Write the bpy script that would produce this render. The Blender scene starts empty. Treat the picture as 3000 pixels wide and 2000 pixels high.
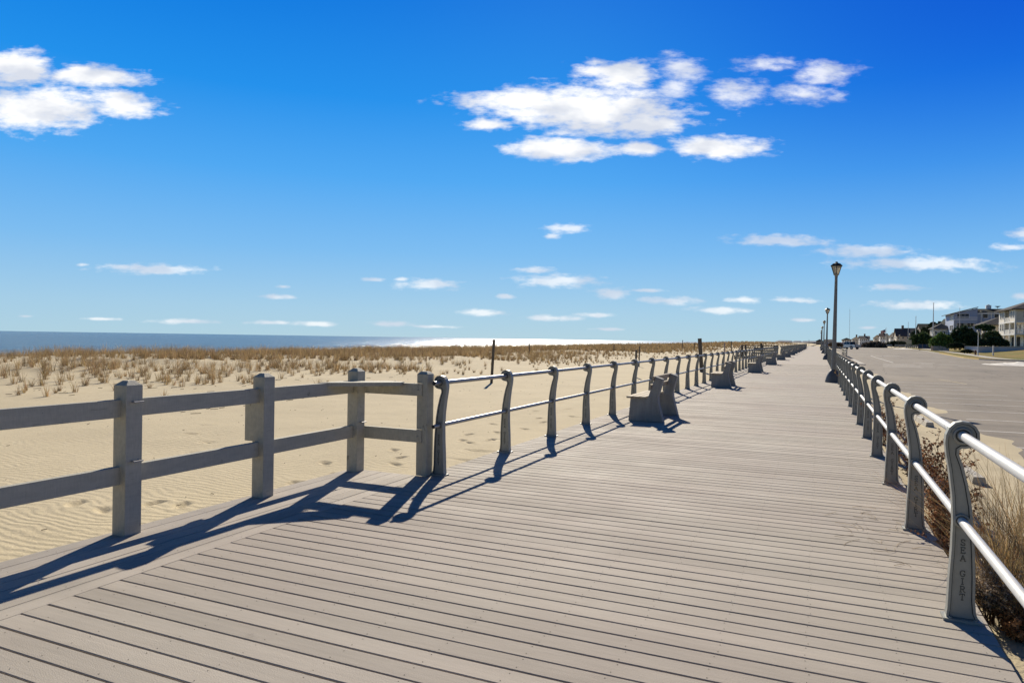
import bpy, math, random
import numpy as np
R=math.radians
random.seed(7); rng=np.random.default_rng(11)
sc=bpy.context.scene
COL=sc.collection
# ------------------------------------------------------------------ camera
YAW,PITCH,ROLL=R(24.0),R(-0.23),R(0.88)
EYE=1.5; FPX=2020.0
fw=np.array([-math.sin(YAW)*math.cos(PITCH),math.cos(YAW)*math.cos(PITCH),math.sin(PITCH)])
_r0=np.array([math.cos(YAW),math.sin(YAW),0.]); _u0=np.cross(_r0,fw)
rt=_r0*math.cos(ROLL)+_u0*math.sin(ROLL); up=-_r0*math.sin(ROLL)+_u0*math.cos(ROLL)
from mathutils import Matrix, Vector
cd=bpy.data.cameras.new('camera'); cam=bpy.data.objects.new('camera',cd); COL.objects.link(cam)
cd.sensor_width=36; cd.lens=36*FPX/3000; cd.clip_start=.05; cd.clip_end=80000
cam.matrix_world=Matrix(((rt[0],up[0],-fw[0],0),(rt[1],up[1],-fw[1],0),(rt[2],up[2],-fw[2],EYE),(0,0,0,1)))
sc.camera=cam
def raydir(x,y):
    d=fw*FPX+rt*(x-1500)+up*(1000-y); return d/np.linalg.norm(d)
def horizon(x): return 991.8+(x-1500)*0.01537
def at(px,D):                       # ground position seen at photo column px, D metres deep
    d=raydir(px,horizon(px)); t=D/float(d@fw); return (d[0]*t,d[1]*t)
def zat(px,py,D): return EYE-(py-horizon(px))*D/FPX
# ------------------------------------------------------------------ light
SUN_AZ,SUN_EL=-20.0,29.4            # azimuth measured from +Y towards +X
sd=np.array([math.sin(R(SUN_AZ))*math.cos(R(SUN_EL)),math.cos(R(SUN_AZ))*math.cos(R(SUN_EL)),math.sin(R(SUN_EL))])
ld=bpy.data.lights.new('sun','SUN'); ld.energy=5.0; ld.angle=R(.53); ld.color=(1,.90,.74)
sun=bpy.data.objects.new('sun',ld); COL.objects.link(sun)
sun.rotation_euler=Vector(sd).to_track_quat('Z','Y').to_euler()
sc.view_settings.view_transform='Standard'; sc.view_settings.look='None'
sc.view_settings.exposure=0.35; sc.view_settings.gamma=1
SKY_STRENGTH=0.085
# ------------------------------------------------------------------ node helper
class NT:
    def __init__(s,nt): s.nt=nt
    def n(s,t,*ins,out=0,**kw):
        nd=s.nt.nodes.new(t)
        for k,v in kw.items():
            if k!='inp': setattr(nd,k,v)
        for kk,vv in kw.get('inp',{}).items(): s.set(nd.inputs[kk],vv)
        for i,v in enumerate(ins):
            if v is not None: s.set(nd.inputs[i],v)
        return nd.outputs[out]
    def set(s,i,v):
        if isinstance(v,bpy.types.NodeSocket): s.nt.links.new(v,i)
        else:
            if i.type=='RGBA' and len(v)==3: v=(*v,1)
            i.default_value=v
    def m(s,op,*a,clamp=False): return s.n('ShaderNodeMath',*a,operation=op,use_clamp=clamp)
    def v(s,op,*a,out=0): return s.n('ShaderNodeVectorMath',*a,operation=op,out=out)
    def noise(s,vec,scale,detail=3,rough=.5,out=0,**k): return s.n('ShaderNodeTexNoise',inp={'Vector':vec,'Scale':scale,'Detail':detail,'Roughness':rough},out=out)
    def mr(s,x,a,b,c=0,d=1,smooth=False):
        return s.n('ShaderNodeMapRange',x,a,b,c,d,interpolation_type='SMOOTHSTEP' if smooth else 'LINEAR')
    def mix(s,f,a,b,bt='MIX'):
        nd=s.nt.nodes.new('ShaderNodeMix'); nd.data_type='RGBA'; nd.blend_type=bt
        s.set(nd.inputs[0],f); s.set(nd.inputs[6],a); s.set(nd.inputs[7],b); return nd.outputs[2]
    def mapv(s,vec,scale=(1,1,1),loc=(0,0,0)): return s.n('ShaderNodeMapping',inp={'Vector':vec,'Scale':scale,'Location':loc})
# ------------------------------------------------------------------ world: sky and clouds
w=bpy.data.worlds.new('World'); sc.world=w; w.use_nodes=True
T=NT(w.node_tree); w.node_tree.nodes.clear()
sky=T.nt.nodes.new('ShaderNodeTexSky'); sky.sky_type='NISHITA'; sky.sun_disc=False
sky.sun_elevation=R(SUN_EL); sky.sun_rotation=R(SUN_AZ)
sky.altitude=0; sky.air_density=1.0; sky.dust_density=0.15; sky.ozone_density=3.0
SKYHUE,SKYSAT,SKYGAM=.5,1.25,1.0
gen=T.n('ShaderNodeTexCoord',out=0)
sep=T.nt.nodes.new('ShaderNodeSeparateXYZ'); T.set(sep.inputs[0],gen)
X_,Y_,Z_=sep.outputs
hs=T.n('ShaderNodeHueSaturation',inp={'Color':sky.outputs[0],'Saturation':SKYSAT,'Hue':SKYHUE})
nish=T.n('ShaderNodeGamma',hs,SKYGAM)
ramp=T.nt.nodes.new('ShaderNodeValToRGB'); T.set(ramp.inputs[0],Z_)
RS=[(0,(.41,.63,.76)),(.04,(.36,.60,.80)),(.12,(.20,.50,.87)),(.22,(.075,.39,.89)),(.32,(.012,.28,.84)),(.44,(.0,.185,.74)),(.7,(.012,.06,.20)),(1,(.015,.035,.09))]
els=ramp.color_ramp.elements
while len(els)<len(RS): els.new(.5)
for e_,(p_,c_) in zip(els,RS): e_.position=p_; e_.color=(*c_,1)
f0=(-math.sin(YAW),math.cos(YAW),0); r0=(math.cos(YAW),math.sin(YAW),0)
dep=T.v('DOT_PRODUCT',gen,f0,out=1); side=T.v('DOT_PRODUCT',gen,r0,out=1)
dpos=T.m('MAXIMUM',dep,.02)
rd=T.m('MULTIPLY',T.mr(side,.0,.62,0,1,True),T.mr(Z_,.05,.4,0,1,True))
gr_=T.mix(rd,ramp.outputs[0],T.v('MULTIPLY',ramp.outputs[0],(.15,.43,.85)))
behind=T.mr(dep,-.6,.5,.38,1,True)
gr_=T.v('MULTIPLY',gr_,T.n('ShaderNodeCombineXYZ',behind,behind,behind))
k_=1/SKY_STRENGTH/1.275
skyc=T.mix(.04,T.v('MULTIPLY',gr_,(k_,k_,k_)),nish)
u=T.m('DIVIDE',side,dpos); v=T.m('DIVIDE',Z_,dpos)
uv=T.n('ShaderNodeCombineXYZ',u,v,0.)
def ruv(x,y):                        # display px (2352 wide) -> tangent coords
    d=raydir(x*1.27551,y*1.27551); k=float(d@np.array(f0)); return float(d@np.array(r0))/k, d[2]/k
clouds=[(70,160,95,42),(245,180,125,27),(105,250,165,50),(305,240,100,28),
 (1450,175,100,34),(1215,225,150,30),(1385,250,235,60),(1510,285,110,28),(1325,342,145,28),(1682,330,115,27),(1595,155,60,34),(1730,212,62,26),(1790,150,88,20),(1910,163,78,30),(1875,218,78,20),(1500,340,60,19),(1150,290,60,19),(1585,200,50,22),
 (350,618,135,13),(1297,525,52,12),(1265,543,22,7),(985,653,75,14),(1285,645,102,16),(1230,620,48,8),(640,682,46,6),(650,658,18,5),(858,642,26,6),(925,642,18,5),(1160,681,22,6),(1405,674,45,14),(1540,690,70,10),(1490,667,36,5),(1712,689,38,8),(1660,712,72,9),(1105,717,56,9),(1270,730,70,8),(1372,724,48,6),(900,743,52,7),(720,743,55,7),(620,741,50,5),(420,738,80,6),(230,733,45,4),(62,726,18,4),(188,608,18,4),(1400,756,40,4),(1790,553,115,14),(1985,577,118,17),(2115,606,185,17),(2052,660,66,8),(2110,700,115,11),(2345,537,35,14),(2345,680,24,9),(2320,567,40,9),(1815,689,55,7),(1850,735,32,5),(1000,750,50,4),(1995,752,22,4)]
nz=T.noise(T.v('MULTIPLY',uv,(1.0,2.2,1.)),13.0,8,.6)
nz2=T.noise(T.v('MULTIPLY',uv,(1.0,1.7,1.)),5.0,4,.55,out=1)
warp=T.v('MULTIPLY',T.v('SUBTRACT',nz2,(.5,.5,.5)),(.06,.03,0))
uvw=T.v('ADD',uv,warp)
nhi=T.noise(T.v('MULTIPLY',uv,(1.0,2.8,1.)),38.0,7,.56)
acc=None; accs=None; accw=None
for (cx,cy,rx,ry) in clouds:
    if ry>18: cx-=27
    a,b=ruv(cx,cy); a2,b2=ruv(cx+rx,cy); _,b3=ruv(cx,cy-ry)
    big=ry>18
    L=T.v('LENGTH',T.v('MULTIPLY',T.v('SUBTRACT',uvw if big else uv,(a,b,0)),(1/abs(a2-a),1/abs(b3-b),0)),out=1)
    if big and cx>1533 and rx<90: accw=L if accw is None else T.m('MINIMUM',accw,L)
    elif big: acc=L if acc is None else T.n('ShaderNodeMath',acc,L,.10,operation='SMOOTH_MIN')
    else: accs=L if accs is None else T.m('MINIMUM',accs,L)
db=T.m('ADD',T.m('SUBTRACT',1.0,acc),T.m('ADD',T.m('MULTIPLY',T.m('SUBTRACT',nz,.5),1.55),T.m('MULTIPLY',T.m('SUBTRACT',nhi,.5),1.25)))
dw=T.m('ADD',T.m('SUBTRACT',1.0,accw),T.m('ADD',T.m('MULTIPLY',T.m('SUBTRACT',nz,.5),3.0),T.m('MULTIPLY',T.m('SUBTRACT',nhi,.5),1.8)))
ds=T.m('ADD',T.m('SUBTRACT',1.0,accs),T.m('MULTIPLY',T.m('SUBTRACT',nhi,.5),2.2))
mb_=T.m('MAXIMUM',T.m('POWER',T.mr(db,-.20,.62,0,1,True),.85),T.m('MULTIPLY',T.mr(dw,-.35,1.1,0,1,True),.8)); ms_=T.m('MULTIPLY',T.mr(ds,-.25,.8,0,1,True),.68)
dens=T.m('MAXIMUM',mb_,ms_)
front=T.m('GREATER_THAN',dep,.1)
dens=T.m('MULTIPLY',dens,front)
shade=T.mr(T.noise(T.v('ADD',T.v('MULTIPLY',uv,(1,2.,1)),(.3,.12,0)),9.0,4,.5),.38,.60,0,1,True)
ccol=T.mix(shade,(6.5,6.9,7.8),(10.0,10.0,9.95))
out=T.mix(dens,skyc,ccol)
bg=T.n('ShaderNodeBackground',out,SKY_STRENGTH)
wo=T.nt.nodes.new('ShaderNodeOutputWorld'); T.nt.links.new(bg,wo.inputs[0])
# ------------------------------------------------------------------ materials
def mat(name,col,rough=.7,metal=0,spec=.5,fn=None):
    m=bpy.data.materials.new(name); m.use_nodes=True; t=NT(m.node_tree)
    b=[n for n in t.nt.nodes if n.type=='BSDF_PRINCIPLED'][0]
    b.inputs['Roughness'].default_value=rough; b.inputs['Metallic'].default_value=metal
    b.inputs['Specular IOR Level'].default_value=spec
    b.inputs['Base Color'].default_value=(*col,1)
    P=t.n('ShaderNodeTexCoord',out=3)
    if fn: fn(t,b,P)
    return m
def bump(t,b,h,dist=.01,strength=1.0):
    t.set(b.inputs['Normal'],t.n('ShaderNodeBump',inp={'Height':h,'Distance':dist,'Strength':strength}))
def vary(col,amt=.25,scale=4,stretch=(1,1,1),bd=.002,bscale=60,geo=False):
    def fn(t,b,P):
        if geo: P=t.n('ShaderNodeNewGeometry',out=0)
        q=t.v('MULTIPLY',P,stretch)
        n=t.noise(q,scale,5,.6); n2=t.noise(q,scale*6,4,.6)
        k=t.m('ADD',t.mr(n,.3,.7,1-amt,1+amt*.6),t.mr(n2,.3,.7,-amt*.4,amt*.4))
        t.set(b.inputs['Base Color'],t.v('MULTIPLY',col,t.n('ShaderNodeCombineXYZ',k,k,k)))
        if bd: bump(t,b,t.noise(q,bscale,3,.6),bd)
    return fn
def M(name,col,rough=.7,amt=.2,scale=4,metal=0,spec=.4,**k): return mat(name,col,rough,metal,spec,vary(col,amt,scale,**k))
def deck_fn(along,far=False):
    def fn(t,b,P):
        sep=t.nt.nodes.new('ShaderNodeSeparateXYZ'); t.set(sep.inputs[0],P)
        ax=sep.outputs[1] if along=='x' else sep.outputs[0]
        idx=t.m('FLOOR',t.m('DIVIDE',t.m('ADD',ax,.0035),.143 if along=='x' else .1417))
        wn=t.n('ShaderNodeTexWhiteNoise',inp={'W':idx},noise_dimensions='1D',out=0)
        q=t.v('MULTIPLY',P,(.6,7,1) if along=='x' else (7,.6,1))
        n=t.noise(q,6,5,.65); n2=t.noise(P,1.1,4,.6); n3=t.noise(P,160,2,.5); n4=t.noise(P,.33,3,.5)
        k=t.m('ADD',t.mr(wn,0,1,.90,1.07),t.mr(n,.3,.7,-.06,.06))
        k=t.m('ADD',k,t.mr(n2,.3,.7,-.07,.07)); k=t.m('ADD',k,t.mr(n3,.3,.7,-.05,.05)); k=t.m('ADD',k,t.mr(n4,.35,.65,-.08,.08))
        nb_=t.noise(t.v('MULTIPLY',P,(.12,1.0,1)),1.7,4,.7); k=t.m('ADD',k,t.mr(nb_,.3,.7,-.085,.085)); n5=t.noise(P,2.6,6,.7); st=t.mr(n5,.62,.74,0,.16,True); k=t.m('SUBTRACT',k,st)
        if far: k=t.m('ADD',.93,t.m('ADD',t.mr(nb_,.3,.7,-.07,.07),t.mr(t.noise(t.v('MULTIPLY',P,(.1,2.0,1)),1.2,3,.6),.3,.7,-.05,.05)))
        c=t.mix(t.mr(n4,.35,.65),(.42,.365,.31),(.40,.362,.30))
        t.set(b.inputs['Base Color'],t.v('MULTIPLY',c,t.n('ShaderNodeCombineXYZ',k,k,k)))
        t.set(b.inputs['Roughness'],t.mr(n2,.3,.7,.72,.88))
        bump(t,b,t.m('ADD',n3,t.m('MULTIPLY',n,.6)),.002)
    return fn
m_deck=mat('deck_composite_cross',(.45,.42,.38),.55,0,.16,deck_fn('x'))
m_deckl=mat('deck_composite_length',(.45,.42,.38),.55,0,.22,deck_fn('y'))
m_deckf=mat('deck_composite_far',(.45,.42,.38),.8,0,.16,deck_fn('x',True))
m_nail=M('screw_heads',(.012,.011,.01),1.0,.1,spec=0.,bd=0)
m_under=M('underdeck_shade_wood',(.03,.026,.022),.95,.3,spec=.05)  # near black, so the shade under the boards is in the colour
def sand_fn(t,b,P):
    n=t.noise(P,.35,5,.6); n2=t.noise(P,45,3,.7); n3=t.noise(P,3.,5,.65)
    k=t.m('ADD',t.mr(n,.3,.7,.93,1.05),t.mr(n2,.25,.75,-.1,.1)); k=t.m('ADD',k,t.mr(n3,.3,.7,-.05,.05))
    sep=t.nt.nodes.new('ShaderNodeSeparateXYZ'); t.set(sep.inputs[0],P)
    # scattered debris between the grass clumps and on the roadside strip
    deb=t.m('MULTIPLY',t.m('GREATER_THAN',t.noise(t.v('MULTIPLY',P,(1,2.2,1)),7,6,.75),.635),t.m('MAXIMUM',t.m('LESS_THAN',sep.outputs[0],-12.),t.m('MULTIPLY',t.m('GREATER_THAN',sep.outputs[0],.9),.35)))
    base=t.v('MULTIPLY',(.57,.485,.32),t.n('ShaderNodeCombineXYZ',k,k,k))
    base=t.mix(t.m('MULTIPLY',deb,.6),base,(.22,.15,.08))
    t.set(b.inputs['Base Color'],base)
    wv=t.n('ShaderNodeTexWave',inp={'Vector':t.v('ADD',t.v('MULTIPLY',P,(.28,1,1)),t.v('MULTIPLY',t.noise(P,.9,3,.5,out=1),(0,.7,0))),'Scale':3.2,'Distortion':2.2,'Detail':2.5,'Detail Scale':1.1,'Detail Roughness':.55},wave_type='BANDS',bands_direction='Y',out=1)
    fade=t.m('MULTIPLY',t.mr(sep.outputs[0],-16,-8,.15,1),t.mr(sep.outputs[0],-4.7,-4.6,1,0))
    fade=t.m('MULTIPLY',fade,t.mr(sep.outputs[1],9,24,1,.12))
    fade=t.m('MULTIPLY',fade,t.mr(t.noise(P,.45,2,.5),.32,.55,.35,1))
    h=t.m('ADD',t.m('MULTIPLY',t.m('MULTIPLY',wv,fade),.0038),t.m('MULTIPLY',t.noise(P,14,4,.7),.010))
    h=t.m('ADD',h,t.m('MULTIPLY',n2,.004))
    bump(t,b,h,1.0,.9)
m_sand=mat('beach_sand',(.6,.5,.33),.95,0,.15,sand_fn)
def asphalt_fn(t,b,P):
    n=t.noise(P,.12,5,.6); n2=t.noise(P,30,4,.75); n3=t.noise(t.v('MULTIPLY',P,(1,.18,1)),.9,4,.6)
    k=t.m('ADD',t.mr(n,.3,.7,.80,1.12),t.mr(n2,.25,.75,-.30,.30)); k=t.m('ADD',k,t.mr(n3,.3,.7,-.15,.13)); sp_=t.noise(t.v('MULTIPLY',P,(.5,1,1)),.55,4,.6); k=t.m('SUBTRACT',k,t.mr(sp_,.60,.70,0,.22,True))
    vor=t.n('ShaderNodeTexVoronoi',inp={'Vector':t.v('ADD',t.v('MULTIPLY',P,(.16,.07,1)),t.v('MULTIPLY',t.noise(P,.8,4,.7,out=1),(.12,.12,0))),'Scale':1.0},feature='DISTANCE_TO_EDGE',out=0)
    crack=t.mr(vor,.0015,.0045,.6,0)
    k=t.m('SUBTRACT',k,crack)
    t.set(b.inputs['Base Color'],t.v('MULTIPLY',(.235,.20,.155),t.n('ShaderNodeCombineXYZ',k,k,k)))
    bump(t,b,t.noise(P,120,3,.7),.004)
m_asph=mat('worn_asphalt',(.18,.16,.14),.85,0,.3,asphalt_fn)
def paint_fn(col,thr=.30):
    def fn(t,b,P):
        n=t.noise(P,9,5,.75); n2=t.noise(P,1.2,3,.6)
        f=t.mr(t.m('ADD',n,t.m('MULTIPLY',n2,.5)),thr+.22,thr+.36)
        t.set(b.inputs['Base Color'],t.mix(f,(.2,.175,.15),col))
    return fn
m_white=mat('worn_white_paint',(.7,.68,.62),.7,0,.3,paint_fn((.72,.68,.6)))
m_yel=mat('worn_yellow_paint',(.6,.45,.2),.7,0,.3,paint_fn((.62,.50,.27)))
m_conc=M('cast_concrete',(.30,.295,.27),.85,.22,2.5,bd=.002)
def stained(t,b,P):
    g=P; n=t.noise(t.v('MULTIPLY',g,(3,3,.5)),3,5,.65); n2=t.noise(g,25,4,.6)
    k=t.m('ADD',t.mr(n,.35,.7,.78,1.08),t.mr(n2,.3,.7,-.07,.07))
    t.set(b.inputs['Base Color'],t.v('MULTIPLY',(.33,.325,.30),t.n('ShaderNodeCombineXYZ',k,k,k)))
    bump(t,b,n2,.003)
m_bench=mat('weathered_bench_concrete',(.33,.32,.3),.85,0,.3,stained)
m_benchwood=M('bench_slat_wood',(.42,.35,.25),.8,.3,5,stretch=(4,.5,4))
m_kerb=M('kerb_concrete',(.46,.43,.37),.85,.2,2)
m_kerby=M('kerb_yellow_paint',(.62,.44,.13),.75,.3,2)
def wood_fn(col):
    def fn(t,b,P):
        q=t.v('MULTIPLY',P,(5,1,5)); n=t.noise(q,5,5,.65); n2=t.noise(P,7,5,.7); n3=t.noise(t.v('MULTIPLY',P,(14,14,2)),6,3,.6)
        k=t.m('ADD',t.mr(n,.3,.7,.88,1.08),t.mr(n3,.3,.7,-.08,.06)); sp=t.m('ADD',t.mr(n2,.64,.70,0,.45),t.mr(t.noise(t.v('MULTIPLY',P,(22,1.6,22)),1.4,4,.7),.66,.70,0,.3)); k=t.m('SUBTRACT',k,sp)
        t.set(b.inputs['Base Color'],t.v('MULTIPLY',col,t.n('ShaderNodeCombineXYZ',k,k,k)))
        bump(t,b,t.m('ADD',n,n3),.0025)
    return fn
m_wpost=mat('grey_painted_timber',(.36,.35,.31),.7,0,.3,wood_fn((.46,.435,.345)))
m_dark=M('dark_timber',(.13,.115,.095),.85,.35,4,stretch=(4,4,1))
m_wood=M('brown_timber',(.2,.14,.09),.85,.35,4)
m_gap=M('dark_recess',(.03,.03,.03),.9,.1)
def post_fn(t,b,P):
    n=t.noise(P,3,5,.6); n2=t.noise(P,40,3,.6); n3=t.noise(t.v('MULTIPLY',P,(6,6,1.2)),4,4,.65)
    k=t.m('ADD',t.mr(n,.3,.7,.88,1.1),t.mr(n2,.3,.7,-.05,.05)); k=t.m('SUBTRACT',k,t.mr(n3,.62,.75,0,.2))
    t.set(b.inputs['Base Color'],t.v('MULTIPLY',(.33,.333,.295),t.n('ShaderNodeCombineXYZ',k,k,k)))
    bump(t,b,n2,.0008)
m_post=mat('painted_cast_metal',(.28,.28,.25),.5,.15,.45,post_fn)
m_seam=mat('dark_groove',(.06,.065,.06),.7)  # darker tone in the groove inside the rim and rings
m_letter=mat('raised_letter_metal',(.10,.105,.095),.6,.2,.4)  # darker grey paints in the shadow outline of the raised letters
def pipe_fn(t,b,P):
    n=t.noise(t.v('MULTIPLY',P,(20,1.2,20)),2.5,5,.65); n2=t.noise(P,14,5,.7)
    k=t.m('SUBTRACT',t.mr(n,.3,.7,.9,1.04),t.mr(n2,.6,.72,0,.22))
    t.set(b.inputs['Base Color'],t.v('MULTIPLY',(.64,.63,.59),t.n('ShaderNodeCombineXYZ',k,k,k)))
    t.set(b.inputs['Roughness'],t.mr(n2,.3,.7,.38,.6))
m_pipe=mat('galvanised_pipe',(.6,.6,.57),.45,.0,.5,pipe_fn)
m_steel=mat('bright_steel',(.33,.33,.33),.5,.5,.4)
def attr_mat(name,rough,trans,gain=1.0):
    def fn(t,b,P):
        a=t.nt.nodes.new('ShaderNodeAttribute'); a.attribute_name='tint'
        t.set(b.inputs['Base Color'],a.outputs[0])
        tr=t.n('ShaderNodeBsdfTranslucent',a.outputs[0])
        mx=t.nt.nodes.new('ShaderNodeMixShader'); mx.inputs[0].default_value=trans
        o=[n for n in t.nt.nodes if n.type=='OUTPUT_MATERIAL'][0]
        t.nt.links.new(b.outputs[0],mx.inputs[1]); t.nt.links.new(tr,mx.inputs[2]); t.nt.links.new(mx.outputs[0],o.inputs[0])
    return mat(name,(.3,.2,.1),rough,0,.2,fn)
m_grass=attr_mat('dry_grass_blades',.75,.25); m_leaf=attr_mat('foliage_leaves',.75,.15)
def lawn_fn(t,b,P):
    n=t.noise(P,.13,4,.6); n2=t.noise(P,4,5,.7)
    c=t.mix(t.mr(n,.35,.65),(.15,.16,.035),(.30,.20,.06))
    k=t.mr(n2,.25,.75,.75,1.2)
    t.set(b.inputs['Base Color'],t.v('MULTIPLY',c,t.n('ShaderNodeCombineXYZ',k,k,k))); bump(t,b,n2,.05)
m_lawn=mat('winter_lawn',(.25,.22,.08),.95,0,.1,lawn_fn)
def sea_fn(t,b,P):
    sep=t.nt.nodes.new('ShaderNodeSeparateXYZ'); t.set(sep.inputs[0],P)
    q=t.v('MULTIPLY',P,(1,.45,1))
    h=t.m('ADD',t.m('MULTIPLY',t.noise(q,.06,3,.6),5.0),t.m('MULTIPLY',t.noise(q,.45,5,.65),1.1))
    h=t.m('ADD',h,t.m('MULTIPLY',t.noise(P,3,3,.6),.12))
    bump(t,b,h,1.0,.62)
    n=t.noise(t.v('MULTIPLY',P,(.25,1,1)),.012,4,.6)
    sh=t.m('ADD',sep.outputs[0],t.m('MULTIPLY',t.noise(P,.02,3,.6),70))
    foam=t.m('MULTIPLY',t.mr(sh,-165,-150,0,1),t.mr(t.noise(t.v('MULTIPLY',P,(1,.12,1)),.25,4,.7),.42,.55,0,1))
    foam=t.m('MULTIPLY',foam,t.mr(sep.outputs[1],180,420))
    wat=t.mix(t.mr(n,.35,.65),(.075,.085,.06),(.10,.11,.078))
    t.set(b.inputs['Base Color'],t.mix(foam,wat,(.75,.78,.8)))
    t.set(b.inputs['Roughness'],t.mr(foam,0,1,.21,.9))
m_sea=mat('sea_water',(.02,.05,.08),.3,0,.27,sea_fn)
m_glass=mat('window_glass',(.02,.025,.03),.22,0,.35)
m_trim=M('white_trim',(.86,.84,.79),.6,.08,3,bd=0)
def siding(col,pitch=.16):
    def fn(t,b,P):
        sep=t.nt.nodes.new('ShaderNodeSeparateXYZ'); t.set(sep.inputs[0],P)
        fr=t.m('FRACT',t.m('DIVIDE',sep.outputs[2],pitch))
        k=t.m('ADD',t.mr(fr,0,.14,.72,1),t.mr(t.noise(P,2,4,.6),.3,.7,-.08,.06))
        t.set(b.inputs['Base Color'],t.v('MULTIPLY',col,t.n('ShaderNodeCombineXYZ',k,k,k)))
    return fn
def S(name,col): return mat(name,col,.75,0,.3,siding(col))
s_cream=S('cream_siding',(.80,.74,.63)); s_blue=S('blue_grey_siding',(.40,.46,.58)); s_grey=S('grey_shingle_siding',(.46,.43,.39)); s_tan=S('tan_siding',(.62,.55,.44)); s_white=S('white_siding',(.8,.78,.74)); s_dk=S('weathered_brown_siding',(.22,.18,.15))
def roofm(name,col): return M(name,col,.95,.25,1.5,spec=.05,stretch=(1,1,3),bd=.004)
r_dark=roofm('dark_shingle_roof',(.04,.048,.043)); r_brown=roofm('brown_shingle_roof',(.17,.13,.11)); r_grey=roofm('grey_shingle_roof',(.13,.125,.12))
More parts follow.
